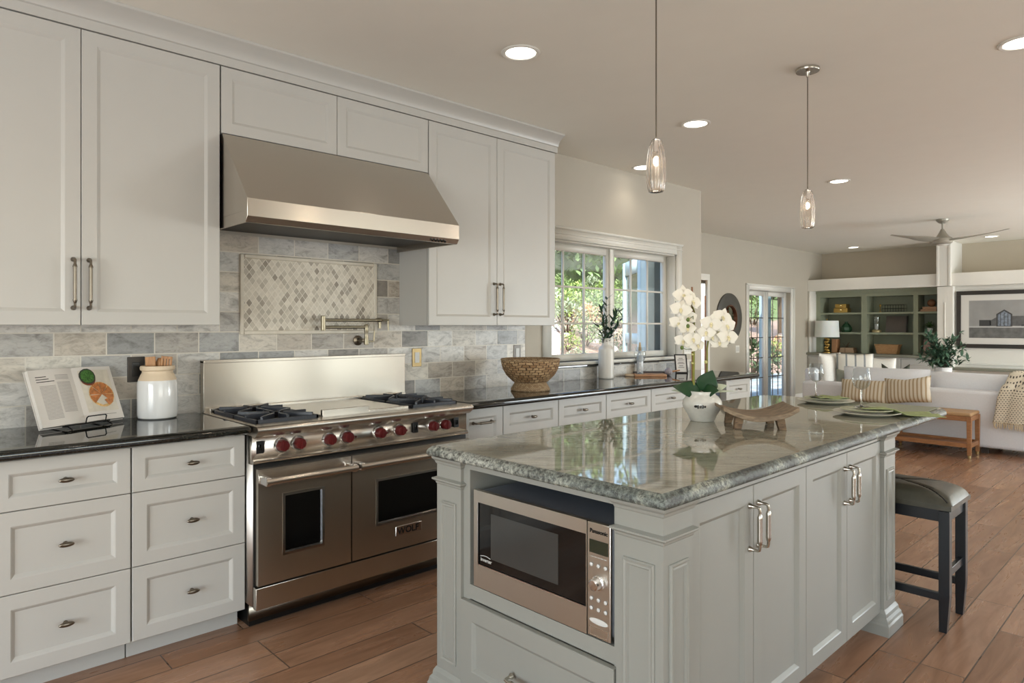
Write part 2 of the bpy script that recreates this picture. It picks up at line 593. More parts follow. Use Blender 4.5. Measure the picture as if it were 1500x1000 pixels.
M_glass = clear_glass('clear_glass')
M_wglass = glass_pane('thin_wine_glass', (0.93, 0.94, 0.94, 1))
M_lamp = emit('lamp_glow', (1.0, 0.93, 0.82, 1), 7)
M_bulb = emit('bulb_glow', (1.0, 0.78, 0.52, 1), 120)
M_pglass = clear_glass('fluted_pendant_glass', (1.0, 0.95, 0.90, 1), 0.12)
M_leafdk = mat('dark_leaf', S(52, 80, 58), 0.45, var=0.35, scale=20)
M_leafol = mat('olive_leaf', S(72, 90, 78), 0.5, var=0.35, scale=20)
M_bark = mat('bark', S(82, 64, 46), 0.8, var=0.25, scale=40, bump=0.4)

# ------------------------------------------------------------------ the shell
CEIL = 2.71
st = dict(kind='structure')
# floor and ceiling follow the step of the left wall
plan = [(-0.15, -3.35), (7.35, -3.35), (7.35, 13.25), (-1.72, 13.25), (-1.72, 7.7), (-0.15, 6.02)]
MB().prism(plan, 'z', -0.12, 0.0).build('floor', M_floor, smooth=0, **st)
MB().prism(plan, 'z', CEIL, CEIL + 0.2).build('ceiling', M_ceil, smooth=0, **st)


def wall_x(name, x0, x1, y0, y1, z1, holes, m):
    """a wall in the y direction with rectangular openings (ya, yb, za, zb)"""
    b = MB()
    y = y0
    for ya, yb, za, zb in sorted(holes):
        if ya > y: b.box(x0, x1, y, ya, 0, z1)
        if za > 0: b.box(x0, x1, ya, yb, 0, za)
        if zb < z1: b.box(x0, x1, ya, yb, zb, z1)
        y = yb
    if y < y1: b.box(x0, x1, y, y1, 0, z1)
    return b.build(name, m, smooth=0, **st)


def wall_y(name, y0, y1, x0, x1, z1, holes, m):
    b = MB()
    x = x0
    for xa, xb, za, zb in sorted(holes):
        if xa > x: b.box(x, xa, y0, y1, 0, z1)
        if za > 0: b.box(xa, xb, y0, y1, 0, za)
        if zb < z1: b.box(xa, xb, y0, y1, zb, z1)
        x = xb
    if x < x1: b.box(x, x1, y0, y1, 0, z1)
    return b.build(name, m, smooth=0, **st)


WY0, WY1, WZ0, WZ1 = 3.80, 5.56, 1.06, 2.03
wall_x('wall_left', -0.15, 0.0, -3.2, 6.03, CEIL, [(WY0, WY1, WZ0, WZ1)], M_wall)
MB().prism([(-0.15, 6.03), (0.0, 6.03), (-1.57, 7.72), (-1.72, 7.72)], 'z', 0, CEIL).build('wall_step', M_wall, smooth=0, **st)
DY0, DY1, DZ1 = 10.12, 11.66, 1.93
wall_x('wall_living_left', -1.72, -1.57, 7.72, 13.2, CEIL, [(8.0, 9.12, 0.0, 2.02), (DY0, DY1, 0.0, DZ1)], M_wall)
wall_y('wall_far', 13.05, 13.25, -1.57, 7.2, CEIL, [], M_wall_far)
RH = [(-0.3, 2.7, 0.3, 2.4), (4.1, 7.1, 0.3, 2.4), (8.7, 12.1, 0.1, 2.4)]
wall_x('wall_right', 7.2, 7.35, -3.2, 13.05, CEIL, RH, M_wall)
BH = [(1.7, 5.1, 0.25, 2.35)]
wall_y('wall_back', -3.35, -3.2, -0.15, 7.35, CEIL, BH, M_wall)


def frame_x(name, x0, x1, y0, y1, z0, z1, w, m, parent, bars_y=(), bars_z=(), bw=0.02):
    b = MB()
    b.box(x0, x1, y0, y0 + w, z0, z1).box(x0, x1, y1 - w, y1, z0, z1)
    b.box(x0, x1, y0 + w, y1 - w, z0, z0 + w).box(x0, x1, y0 + w, y1 - w, z1 - w, z1)
    xm = (x0 + x1) / 2
    for yb in bars_y: b.box(xm - 0.008, xm + 0.008, yb - bw / 2, yb + bw / 2, z0 + w, z1 - w)
    for zb in bars_z: b.box(xm - 0.0075, xm + 0.0075, y0 + w, y1 - w, zb - bw / 2, zb + bw / 2)
    return b.build(name, m, parent)


# windows of the right and back walls (outside the picture, they light the room)
for k, (a, b_, c, d) in enumerate(RH):
    w = thing('window_%d' % (k + 2), None, None, (7.27, (a + b_) / 2, c), kind='structure')
    frame_x('window_frame', 7.24, 7.31, a, b_, c, d, 0.06, M_trim, w, [a + (b_ - a) / 3, a + 2 * (b_ - a) / 3], [], 0.05)
w = thing('window_5', None, None, (3.4, -3.27, 0.25), kind='structure')
b = MB()
for xa in (1.7, 3.37, 5.04): b.box(xa, xa + 0.06, -3.31, -3.24, 0.25, 2.35)
b.box(1.76, 5.04, -3.31, -3.24, 0.25, 0.31).box(1.76, 5.04, -3.31, -3.24, 2.29, 2.35)
b.build('window_frame', M_trim, w)

# kitchen window
win = thing('window_1', None, None, (0, (WY0 + WY1) / 2, WZ0), kind='structure')
cb = MB()
cb.box(0.0, 0.018, WY0 - 0.09, WY0, 1.03, WZ1 + 0.085).box(0.0, 0.018, WY1, WY1 + 0.09, 1.03, WZ1 + 0.085)
cb.box(0.0, 0.018, WY0, WY1, WZ1, WZ1 + 0.085)
cb.prism([(0, WZ1 + 0.085), (0.022, WZ1 + 0.085), (0.03, WZ1 + 0.095), (0.03, WZ1 + 0.105), (0, WZ1 + 0.105)], 'y', WY0 - 0.10, WY1 + 0.10)
cb.box(0.018, 0.026, WY0 - 0.09, WY1 + 0.09, WZ1 + 0.045, WZ1 + 0.055)
cb.box(0.018, 0.026, WY0, WY1, WZ1 + 0.004, WZ1 + 0.014)
cb.build('casing', M_trim, win)
jb = MB()
jb.box(-0.15, 0.002, WY0, WY0 + 0.012, WZ0, WZ1).box(-0.15, 0.002, WY1 - 0.012, WY1, WZ0, WZ1).box(-0.15, 0.002, WY0, WY1, WZ1 - 0.012, WZ1)
jb.box(-0.15, 0.03, WY0 - 0.02, WY1 + 0.02, WZ0 - 0.028, WZ0)
jb.build('jamb', M_trim, win)
MID = 4.665
for ya, yb, bars in ((WY0 + 0.012, MID, (4.062, 4.328)), (MID, WY1 - 0.012, (4.985, 5.243))):
    frame_x('sash', -0.125, -0.085, ya, yb, WZ0, WZ1 - 0.012, 0.055, M_trim, win, bars, (1.672, 1.370), 0.016)
    MB().box(-0.112, -0.108, ya + 0.055, yb - 0.055, WZ0 + 0.05, WZ1 - 0.062).build('pane', M_pane, win, smooth=0)
MB().box(-0.084, -0.07, MID - 0.02, MID + 0.02, WZ0, WZ1 - 0.012).build('mullion', M_trim, win)

# french door and the glazed opening beside the round mirror
dr = thing('door_1', None, None, (-1.57, (DY0 + DY1) / 2, 0), kind='structure')
cb = MB()
for x in ((DY0 - 0.09, DY0), (DY1, DY1 + 0.14)): cb.box(-1.57, -1.55, x[0], x[1], 0, DZ1 + 0.1)
cb.box(-1.57, -1.55, DY0, DY1, DZ1, DZ1 + 0.1)
cb.box(-1.55, -1.54, DY0 - 0.09, DY1 + 0.14, DZ1 + 0.075, DZ1 + 0.1)
cb.box(-1.55, -1.54, DY1 + 0.10, DY1 + 0.14, 0, DZ1 + 0.075)
cb.build('casing', M_trim, dr)
for ya, yb in ((DY0, 10.885), (10.885, DY1)):
    lf = frame_x('door_leaf', -1.68, -1.64, ya, yb, 0.01, DZ1, 0.078, M_trim, dr)
    lf2 = MB()
    w_ = (yb - ya - 0.156) / 3
    for k in (1, 2): lf2.box(-1.664, -1.654, ya + 0.078 + w_ * k - 0.006, ya + 0.078 + w_ * k + 0.006, 0.15, DZ1 - 0.078)
    for zz in (1.482, 1.152, 0.812, 0.482): lf2.box(-1.664, -1.6545, ya + 0.078, yb - 0.078, zz - 0.007, zz + 0.007)
    lf2.build('muntins', M_dknickel, dr)
    MB().box(-1.668, -1.666, ya + 0.078, yb - 0.078, 0.08, DZ1 - 0.078).build('pane', M_pane, dr, smooth=0)
dr = thing('door_2', None, None, (-1.57, 8.4, 0), kind='structure')
MB().box(-1.592, -1.57, 8.84, 9.12, 0, 2.02).build('wall_return', M_wall, dr, smooth=0)
cb = MB().box(-1.57, -1.55, 8.84, 8.90, 0, 2.11).box(-1.57, -1.55, 7.91, 8.0, 0, 2.11).box(-1.57, -1.55, 8.0, 8.84, 2.02, 2.11)
cb.build('casing', M_trim, dr)
frame_x('door_leaf', -1.70, -1.67, 8.0, 9.12, 0.01, 2.02, 0.04, M_trim, dr)
MB().box(-1.688, -1.686, 8.04, 9.08, 0.05, 1.98).build('pane', M_pane, dr, smooth=0)

# baseboards
MB().box(-1.57, -1.555, 8.90, DY0 - 0.09, 0, 0.13).box(-1.57, -1.555, DY1 + 0.14, 12.4, 0, 0.13).build('baseboard_left', M_trim, **st)
MB().box(0.0, 0.015, 5.95, 6.03, 0, 0.13).build('baseboard_kitchen', M_trim, **st)

# tiled backsplash, mosaic field and low splash under the window
b = MB()
b.box(0.0, 0.010, -0.6, 1.18, 0.905, 1.36)
b.box(0.0, 0.010, 1.18, 2.395, 0.905, 1.83)
b.box(0.0, 0.010, 2.395, 3.515, 0.905, 1.36)
b.box(0.0, 0.010, 3.515, 5.86, 0.905, 1.018)
b.build('backsplash_tile', M_tile, smooth=0, **st)
ms = MB().box(0.010, 0.014, 1.41, 2.205, 1.325, 1.71).build('mosaic_panel', M_mosaic, smooth=0, **st)
b = MB()
for y0, y1, z0, z1 in ((1.388, 1.41, 1.303, 1.732), (2.205, 2.227, 1.303, 1.732), (1.41, 2.205, 1.303, 1.325), (1.41, 2.205, 1.71, 1.732)):
    b.box(0.010, 0.020, y0, y1, z0, z1)
b.build('trim_2', M_pencil, bevel=0.006, **st)
MB().box(0.0, 0.045, 3.72, 5.70, 1.018, 1.034).build('trim_3', M_black, bevel=0.004, **st)

# crown moulding over the wall cabinets
prof = [(0.0, 2.588), (0.322, 2.588), (0.322, 2.628), (0.330, 2.632), (0.333, 2.645), (0.350, 2.672), (0.385, 2.692), (0.392, 2.697), (0.392, 2.7095), (0.0, 2.7095)]
MB().prism(prof, 'y', -0.6, 3.535).build('trim_1', M_white, smooth=30, **st)


# ------------------------------------------------------------------ cabinet hardware
def fx(pos):  # front facing +x
    return lambda u, v, w: (pos + w, u, v)


def fy(pos):  # front facing -y
    return lambda u, v, w: (u, pos - w, v)


SHAKER = lambda t, f, d: [(0, 0), (0, t - 0.002), (0.002, t), (f, t), (f + 0.004, t - 0.002), (f + 0.014, t - d), ]


def bar_pull(parent, fr, u, v0, v1, vertical=True, m=None, r=0.0062, out=0.034):
    """bar pull on two flared posts with a thicker grip between collars"""
    P = (lambda a, w: fr(u, a, w)) if vertical else (lambda a, w: fr(a, u, w))
    b = MB()
    L = v1 - v0
    for a, s in ((v0, 1), (v1, -1)):
        b.tube([P(a, 0), P(a, 0.004), P(a, 0.012), P(a, out - 0.008), P(a + s * 0.003, out - 0.002), P(a + s * 0.012, out), P(a + s * 0.026, out)],
               [0.010, 0.010, 0.0055, 0.0045, 0.005, 0.0048, 0.0048], 10)
        b.tube([P(a + s * 0.018, out), P(a + s * 0.022, out), P(a + s * 0.03, out), P(a + s * 0.034, out)], [0.0045, 0.0062, 0.0085, 0.0085], 12)
    b.tube([P(v0 + 0.03, out), P(v1 - 0.03, out)], r + 0.0008, 14)
    return b.build('handle', m or M_nickel, parent)


def oval_knob(parent, fr, u, v, m=None):
    b = MB()
    b.tube([fr(u, v, 0), fr(u, v, 0.003), fr(u, v, 0.012), fr(u, v, 0.018)], [0.009, 0.007, 0.005, 0.007], 10)
    c = fr(u, v, 0.022)
    dx, dy, dz = Vector(fr(1, 0, 0)) - Vector(fr(0, 0, 0)), Vector(fr(0, 1, 0)) - Vector(fr(0, 0, 0)), Vector(fr(0, 0, 1)) - Vector(fr(0, 0, 0))
    rad = [abs(dx[i]) * 0.026 + abs(dy[i]) * 0.0095 + abs(dz[i]) * 0.008 for i in range(3)]
    b.ball(c, rad, 18, 10)
    return b.build('knob', m or M_dknickel, parent)


def drawer_base(y0, y1, label, group, rows=((0.686, 0.866), (0.389, 0.683), (0.092, 0.386)), knob='knob', x=0.60):
    t = thing('drawer_base_cabinet', label, 'cabinet', (x / 2, (y0 + y1) / 2, 0), group=group)
    g = 0.0015
    MB().box(0.011, x - 0.022, y0 + 0.001, y1 - 0.001, 0.085, 0.872).box(0.011, x - 0.09, y0 + 0.001, y1 - 0.001, 0.0, 0.085).build('carcass', M_white, t, smooth=0)
    for z0, z1 in rows:
        d = MB().panel(fx(x - 0.021), y0 + g, y1 - g, z0, z1, SHAKER(0.021, 0.052 if z1 - z0 > 0.2 else 0.046, 0.011)).build('drawer', M_white, t, smooth=0)
        if knob == 'knob': oval_knob(d, fx(x), (y0 + y1) / 2, (z0 + z1) / 2)
        else: bar_pull(d, fx(x), (z0 + z1) / 2 + 0.0, (y0 + y1) / 2 - 0.075, (y0 + y1) / 2 + 0.075, vertical=False)
    return t


BG = None
drawer_base(-0.60, 0.287, 'white three-drawer base cabinet at the far left end under the black counter', BG)
drawer_base(0.290, 0.729, 'white three-drawer base cabinet under the open cookbook', BG)
drawer_base(0.732, 1.183, 'white three-drawer base cabinet touching the left side of the range', BG)


def drawer_door_base(y0, y1, label, bar=False, zrow=0.69, x=0.60):
    t = thing('base_cabinet', label, 'cabinet', (x / 2, (y0 + y1) / 2, 0))
    g = 0.0015
    MB().box(0.011, x - 0.022, y0 + 0.001, y1 - 0.001, 0.085, 0.872).box(0.011, x - 0.09, y0 + 0.001, y1 - 0.001, 0.0, 0.085).build('carcass', M_white, t, smooth=0)
    if bar:
        d = MB().panel(fx(x - 0.021), y0 + g, y1 - g, 0.092, 0.866, SHAKER(0.021, 0.052, 0.011)).build('door', M_white, t, smooth=0)
        bar_pull(d, fx(x), 0.783, (y0 + y1) / 2 - 0.075, (y0 + y1) / 2 + 0.065, vertical=False, m=M_dknickel)
    else:
        d = MB().panel(fx(x - 0.021), y0 + g, y1 - g, zrow, 0.866, SHAKER(0.021, 0.048, 0.011)).build('drawer', M_white, t, smooth=0)
        oval_knob(d, fx(x), (y0 + y1) / 2, (zrow + 0.866) / 2)
        d = MB().panel(fx(x - 0.021), y0 + g, y1 - g, 0.092, zrow - 0.003, SHAKER(0.021, 0.055, 0.011)).build('door', M_white, t, smooth=0)
        oval_knob(d, fx(x), y1 - 0.04, zrow - 0.06)
    return t


drawer_door_base(2.418, 2.744, 'narrow white pull-out cabinet with bar handle right of the range', bar=True)
drawer_door_base(2.747, 3.240, 'white base cabinet under the woven basket')
drawer_door_base(3.243, 3.741, 'white base cabinet between the basket cabinet and the ribbed vase cabinet')
drawer_door_base(3.744, 4.291, 'white base cabinet under the tall ribbed vase')
drawer_door_base(4.294, 4.85, 'white base cabinet under the cutting board, left of the desk knee space')
drawer_door_base(5.436, 5.88, 'white end cabinet right of the knee space at the end of the long counter')
# chair in the knee space
t = thing('desk_chair', 'dark navy chair tucked into the desk knee space under the long counter', 'chair', (0.38, 5.15, 0))
M_navy = mat('navy_upholstery', S(42, 52, 70), 0.7, var=0.08)
MB().box(0.16, 0.56, 4.94, 5.36, 0.43, 0.48).build('seat', M_navy, t, bevel=0.015, seg=3)
MB().rings([[(0.548 + 0.02 * math.cos(a * 3.14) + w_, 4.95 + 0.43 * a, z) for a in [k / 8 for k in range(9)]] + [(0.568 + 0.02 * math.cos(a * 3.14) + w_, 4.95 + 0.43 * a, z) for a in [1 - k / 8 for k in range(9)]] for z, w_ in ((0.49, 0.0), (0.63, 0.012), (0.78, 0.02))]).build('backrest', M_navy, t, bevel=0.004)
for x in (0.18, 0.54):
    for y in (4.97, 5.33): MB().tube([(x, y, 0.0), (x, y, 0.43)], [0.012, 0.018], 10).build('leg', mat('dark_chair_wood', S(48, 40, 34), 0.5), t)
# knee space back
MB().box(0.0, 0.02, 4.851, 5.435, 0.13, 0.872).build('trim_4', M_white, **st)


def wall_cab(y0, y1, z0, z1, splits, label, handles=(), panel_f=0.055, x=0.32):
    t = thing('wall_cabinet', label, 'cabinet', (x / 2, (y0 + y1) / 2, z0))
    MB().box(0.0, x - 0.022, y0, y1, z0, z1).build('carcass', M_white, t, smooth=0)
    MB().box(x - 0.0215, x - 0.020, y0 + 0.01, y1 - 0.01, z0 + 0.01, z1 + 0.002).build('shadow_gap', M_shadow, t, smooth=0)
    ys = [y0] + list(splits) + [y1]
    for k in range(len(ys) - 1):
        d = MB().panel(fx(x - 0.019), ys[k] + 0.0015, ys[k + 1] - 0.0015, z0 + 0.001, z1 - 0.003, SHAKER(0.019, panel_f, 0.008)).build('door', M_white, t, smooth=0)
        for hk, hy in handles:
            if hk == k: bar_pull(d, fx(x), hy, z0 + 0.072, z0 + 0.272, m=M_dknickel)
    return t


wall_cab(0.05, 1.176, 1.352, 2.586, [0.613], 'tall white two-door wall cabinet left of the range hood', [(0, 0.585), (1, 0.641)])
wall_cab(1.180, 2.392, 2.266, 2.586, [1.789], 'low white two-door wall cabinet above the range hood', [], 0.05)
wall_cab(2.396, 3.512, 1.352, 2.586, [2.950], 'tall white two-door wall cabinet between the range hood and the window', [(0, 2.922), (1, 2.978)])

# ------------------------------------------------------------------ counters


def inset(poly, d):
    n = len(poly); out = []
    for i in range(n):
        p0, p1, p2 = Vector(poly[i - 1]), Vector(poly[i]), Vector(poly[(i + 1) % n])
        e1 = (p1 - p0).normalized(); e2 = (p2 - p1).normalized()
        n1 = Vector((-e1.y, e1.x)); n2 = Vector((-e2.y, e2.x))
        k = (n1 + n2); k = k / max(0.2, k.dot(n1))
        out.append(p1 + k * d)
    return out


def slab(poly, z0, z1, prof, name, mats, parent=None, edge_m=0, **kw):
    """counter slab, prof = [(inset, height fraction)] bottom to top"""
    R = []
    for d, h in prof:
        R.append([(p.x, p.y, z0 + (z1 - z0) * h) for p in inset(poly, d)])
    b = MB(); b.rings(R, edge_m)
    for f in b.bm.faces:
        c = f.calc_center_median()
        if len(f.verts) == len(poly) and len(poly) != 4 or (len(poly) == 4 and (c.z > z1 - 1e-5 or c.z < z0 + 1e-5)): f.material_index = 0
    return b.build(name, mats, parent, smooth=50, **kw)


BULL = [(0.012, 0.0), (0.004, 0.10), (0.0, 0.3), (0.0, 0.62), (0.004, 0.84), (0.012, 0.96), (0.020, 1.0)]
slab([(0.010, -0.60), (0.665, -0.60), (0.665, 1.183), (0.010, 1.183)], 0.874, 0.914, BULL, 'countertop', [M_black], label='glossy black granite countertop left of the range under the cookbook', cat='countertop')
slab([(0.010, 2.414), (0.680, 2.414), (0.680, 5.90), (0.010, 5.90)], 0.874, 0.914, BULL, 'countertop', [M_black], label='long glossy black granite countertop running under the window', cat='countertop')

# ------------------------------------------------------------------ range hood
RY0, RY1 = 1.188, 2.404
t = thing('range_hood', 'large stainless steel range hood over the range', 'range hood', (0.3, 1.79, 1.81))
H0, H1 = 1.183, 2.386
sec = [(0.012, 1.815), (0.012, 2.262), (0.325, 2.262), (0.622, 1.918), (0.622, 1.838), (0.600, 1.812)]
inn = [(0.585, 1.812), (0.585, 1.86), (0.03, 1.86), (0.03, 1.815)]
b = MB()
b.prism([(0.012, 1.862), (0.012, 2.262), (0.325, 2.262), (0.622, 1.918), (0.622, 1.838), (0.602, 1.812), (0.588, 1.812), (0.588, 1.862)], 'y', H0, H1)
b.prism([(0.012, 1.812), (0.590, 1.812), (0.590, 1.864), (0.012, 1.864)], 'y', H0 + 0.0004, H0 + 0.012).prism([(0.012, 1.812), (0.590, 1.812), (0.590, 1.864), (0.012, 1.864)], 'y', H1 - 0.012, H1 - 0.0004)
b.build('shell', M_steelY, t, bevel=0.002)
MB().box(0.013, 0.587, H0 + 0.013, H1 - 0.013, 1.846, 1.861).build('filter_panel', mat('dark_filter_metal', S(70, 68, 64), 0.45, 0.6), t)
b = MB()
for k in range(5): b.tube([(0.608, 2.20 + k * 0.022, 1.823), (0.618, 2.20 + k * 0.022, 1.817)], 0.006, 10)
b.build('control_buttons', M_blackp, t)

# ------------------------------------------------------------------ range
t = thing('gas_range', 'wide stainless steel range with red knobs and two ovens', 'range', (0.35, (RY0 + RY1) / 2, 0))
MB().box(0.02, 0.655, RY0 + 0.002, RY1 - 0.002, 0.115, 0.868).build('body', M_steelX, t)
MB().box(0.10, 0.58, RY0 + 0.02, RY1 - 0.02, 0.0, 0.115).build('toe_base', M_blackp, t, smooth=0)
MB().box(0.58, 0.60, RY0 + 0.012, RY1 - 0.012, 0.03, 0.105).build('toe_panel', M_dknickel, t)
b = MB().box(0.012, 0.060, RY0, RY1, 0.868, 1.172)
b.prism([(0.012, 1.160), (0.066, 1.160), (0.066, 1.176), (0.012, 1.176)], 'y', RY0, RY1)
b.box(0.060, 0.095, RY0 + 0.02, RY1 - 0.02, 0.91, 0.935)
b.build('back_riser', M_steelY, t, bevel=0.002)
b = MB()
b.box(0.060, 0.10, RY0, RY1, 0.868, 0.912).box(0.10, 0.625, RY0, RY0 + 0.03, 0.868, 0.912).box(0.10, 0.625, RY1 - 0.03, RY1, 0.868, 0.912)
b.box(0.10, 0.625, 1.528, 1.545, 0.868, 0.912).box(0.10, 0.625, 2.040, 2.058, 0.868, 0.912)
b.build('cooktop_deck', M_steelY, t, bevel=0.0015)
MB().prism([(0.625, 0.868), (0.625, 0.912), (0.706, 0.912), (0.718, 0.908), (0.724, 0.900), (0.722, 0.888), (0.700, 0.868), (0.690, 0.862), (0.655, 0.862), (0.655, 0.868)], 'y', RY0, RY1).build('front_bullnose', M_steelY, t, smooth=50)
for y0, y1 in ((RY0 + 0.03, 1.528), (2.058, RY1 - 0.03)):
    MB().box(0.10, 0.625, y0, y1, 0.868, 0.880).build('burner_tray', M_blackp, t, smooth=0)
    for x0, x1 in ((0.105, 0.362), (0.364, 0.62)):
        cx, cy = (x0 + x1) / 2, (y0 + y1) / 2
        br = MB()
        br.lathe([(0.055, 0.880), (0.055, 0.892), (0.04, 0.897), (0.04, 0.905), (0.03, 0.909)], (cx, cy, 0), 24)
        br.build('burner', M_blackp, t)
        g = MB()
        za, zb = 0.912, 0.938
        w = 0.006
        for xx in (x0 + w, x1 - w): g.box(xx - w, xx + w, y0 + 0.004, y1 - 0.004, za - 0.006, zb - 0.01)
        for yy in (y0 + 0.004 + w, y1 - 0.004 - w): g.box(x0, x1, yy - w, yy + w, za - 0.006, zb - 0.01)
        for k in range(8):
            a = k * PI / 4
            d = Vector((math.cos(a), math.sin(a), 0))
            lx = (x1 - x0) / 2 - 0.004; ly = (y1 - y0) / 2 - 0.006
            R = min(lx / max(abs(d.x), 1e-3), ly / max(abs(d.y), 1e-3))
            p0 = Vector((cx, cy, 0)) + d * 0.035; p1 = Vector((cx, cy, 0)) + d * R
            c = (p0 + p1) / 2; c.z = (zb + za) / 2 + 0.002
            g.obox(c, (d, Vector((-d.y, d.x, 0)), (0, 0, 1)), ((p1 - p0).length / 2, w, (zb - za) / 2 + 0.002))
        for xx in (x0 + 0.012, x1 - 0.012):
            for yy in (y0 + 0.014, y1 - 0.014): g.box(xx - 0.008, xx + 0.008, yy - 0.008, yy + 0.008, 0.880, za)
        g.build('burner_grate', M_iron, t, bevel=0.002, seg=1)
MB().box(0.10, 0.60, 1.545, 2.040, 0.868, 0.922).build('griddle_plate', M_steelX, t, bevel=0.002)
MB().box(0.60, 0.622, 1.545, 1.80, 0.90, 0.946).box(0.60, 0.622, 1.80, 2.040, 0.90, 0.926).build('griddle_rail', M_steelY, t, bevel=0.002)
MB().box(0.655, 0.662, RY0, RY1, 0.762, 0.864).box(0.62, 0.655, RY0, RY1, 0.74, 0.866).build('control_panel', M_steelY, t)
MB().prism([(0.655, 0.744), (0.672, 0.744), (0.678, 0.750), (0.678, 0.757), (0.670, 0.762), (0.655, 0.762)], 'y', RY0, RY1).build('panel_rail', M_steelY, t, smooth=50)
for yk in (1.318, 1.398, 1.552, 1.645, 1.828, 1.948, 2.158, 2.240):
    zc = 0.813
    k = MB().lathe([(0.004, 0.662), (0.034, 0.662), (0.034, 0.670), (0.030, 0.676)], (0, yk, zc), 28, axis='x').build('knob_bezel', M_chrome, t)
    kb = MB().lathe([(0.030, 0.674), (0.0265, 0.676), (0.0255, 0.700), (0.022, 0.707), (0.001, 0.708)], (0, yk, zc), 28, axis='x', flute=0.03, nf=8)
    kb.box(0.704, 0.712, yk - 0.004, yk + 0.004, zc - 0.022, zc + 0.022)
    kb.build('knob', M_redknob, k)
for ys in (1.222, 2.055, 2.330):
    s = MB().box(0.662, 0.666, ys - 0.017, ys + 0.017, 0.786, 0.842).build('rocker_switch', M_blackp, t, bevel=0.002)
    MB().box(0.666, 0.671, ys - 0.008, ys + 0.008, 0.802, 0.828).build('rocker', M_ovenglass, s, bevel=0.002)
for yl in (1.700, 2.000, 1.880):
    MB().lathe([(0.005, 0.662), (0.005, 0.666), (0.001, 0.667)], (0, yl, 0.806), 10, axis='x').build('indicator_light', M_redknob, t)


def oven_door(y0, y1, wy0, wy1, wz0, wz1, first):
    x0, x1 = 0.664, 0.698
    z0, z1 = 0.213, 0.722
    b = MB()
    b.box(x0, x1, y0, wy0, z0, z1).box(x0, x1, wy1, y1, z0, z1).box(x0, x1, wy0, wy1, z0, wz0).box(x0, x1, wy0, wy1, wz1, z1)
    d = b.build('oven_door', M_steelY, t)
    R = [[(x1, a[0], a[1]) for a in ((wy0, wz0), (wy1, wz0), (wy1, wz1), (wy0, wz1))],
         [(x1 + 0.003, a[0], a[1]) for a in ((wy0 - 0.008, wz0 - 0.008), (wy1 + 0.008, wz0 - 0.008), (wy1 + 0.008, wz1 + 0.008), (wy0 - 0.008, wz1 + 0.008))],
         [(x1 + 0.003, a[0], a[1]) for a in ((wy0 + 0.004, wz0 + 0.004), (wy1 - 0.004, wz0 + 0.004), (wy1 - 0.004, wz1 - 0.004), (wy0 + 0.004, wz1 - 0.004))],
         [(x1 - 0.012, a[0], a[1]) for a in ((wy0 + 0.008, wz0 + 0.008), (wy1 - 0.008, wz0 + 0.008), (wy1 - 0.008, wz1 - 0.008), (wy0 + 0.008, wz1 - 0.008))]]
    MB().rings(R, cap0=False, cap1=False).build('window_bezel', M_chrome, d, smooth=0)
    MB().box(x0 + 0.004, x1 - 0.010, wy0, wy1, wz0, wz1).build('window_glass', M_ovenglass, d, smooth=0)
    hz = 0.678
    b = MB().tube([(0.765, y0 + 0.006, hz), (0.765, y1 - 0.006, hz)], 0.0155, 16)
    b.build('handle_bar', M_steelY, d)
    for yy in (y0 + 0.018, y1 - 0.018):
        MB().box(x1, 0.772, yy - 0.013, yy + 0.013, hz - 0.019, hz + 0.019).build('handle_bracket', M_chrome, d, bevel=0.006)
    return d


oven_door(RY0 + 0.012, 1.654, 1.318, 1.506, 0.333, 0.594, True)
rd = oven_door(1.660, RY1 - 0.006, 1.800, 2.265, 0.362, 0.580, False)
npl = MB().box(0.698, 0.7015, 1.908, 2.068, 0.280, 0.328).build('nameplate', M_chrome, rd, bevel=0.002)
text_mesh('lettering', 'WOLF', 0.046, M_blackp, npl, (0.7018, 1.917, 0.2875), (0, 1, 0), (0, 0, 1), bold=0.0012, space=1.02)
MB().box(0.664, 0.694, RY0 + 0.004, RY1 - 0.004, 0.108, 0.203).build('kick_panel', M_steelY, t, bevel=0.002)
MB().box(0.655, 0.664, RY0 + 0.006, RY1 - 0.006, 0.11, 0.740).build('door_gap', M_blackp, t, smooth=0)

# ------------------------------------------------------------------ pot filler, outlets
t = thing('pot_filler', 'brushed nickel folding pot filler tap on the tiled wall over the range', 'tap', (0.01, 2.10, 1.255))
MB().lathe([(0.004, 0.010), (0.030, 0.010), (0.030, 0.018), (0.014, 0.024), (0.011, 0.085), (0.002, 0.088)], (0, 2.095, 1.262), 24, axis='x').build('wall_flange', M_dknickel, t)
b = MB()
b.lathe([(0.006, 1.235), (0.014, 1.238), (0.016, 1.262), (0.012, 1.28), (0.011, 1.31), (0.013, 1.315), (0.013, 1.352), (0.009, 1.36)], (0.082, 2.112, 0), 18)
b.tube([(0.082, 2.112, 1.256), (0.082, 2.155, 1.256), (0.082, 2.166, 1.262)], 0.006, 10)
b.tube([(0.082, 2.162, 1.258), (0.082, 2.166, 1.30), (0.082, 2.168, 1.322)], [0.006, 0.005, 0.004], 10)
b.build('riser_valve', M_tap, t)
MB().tube([(0.082, 2.11, 1.342), (0.082, 1.84, 1.342)], 0.0085, 14).build('lower_arm', M_tap, t)
MB().lathe([(0.010, 1.322), (0.014, 1.325), (0.014, 1.405), (0.010, 1.408)], (0.082, 1.832, 0), 18).build('elbow_joint', M_tap, t)
MB().tube([(0.082, 1.832, 1.383), (0.082, 2.20, 1.383)], 0.0085, 14).build('upper_arm', M_tap, t)
b = MB()
b.ball((0.082, 2.20, 1.384), (0.017, 0.03, 0.013), 16, 10)
b.tube([(0.082, 2.205, 1.38), (0.082, 2.205, 1.335)], 0.010, 12)
b.tube([(0.082, 2.22, 1.384), (0.082, 2.268, 1.384)], 0.007, 12)
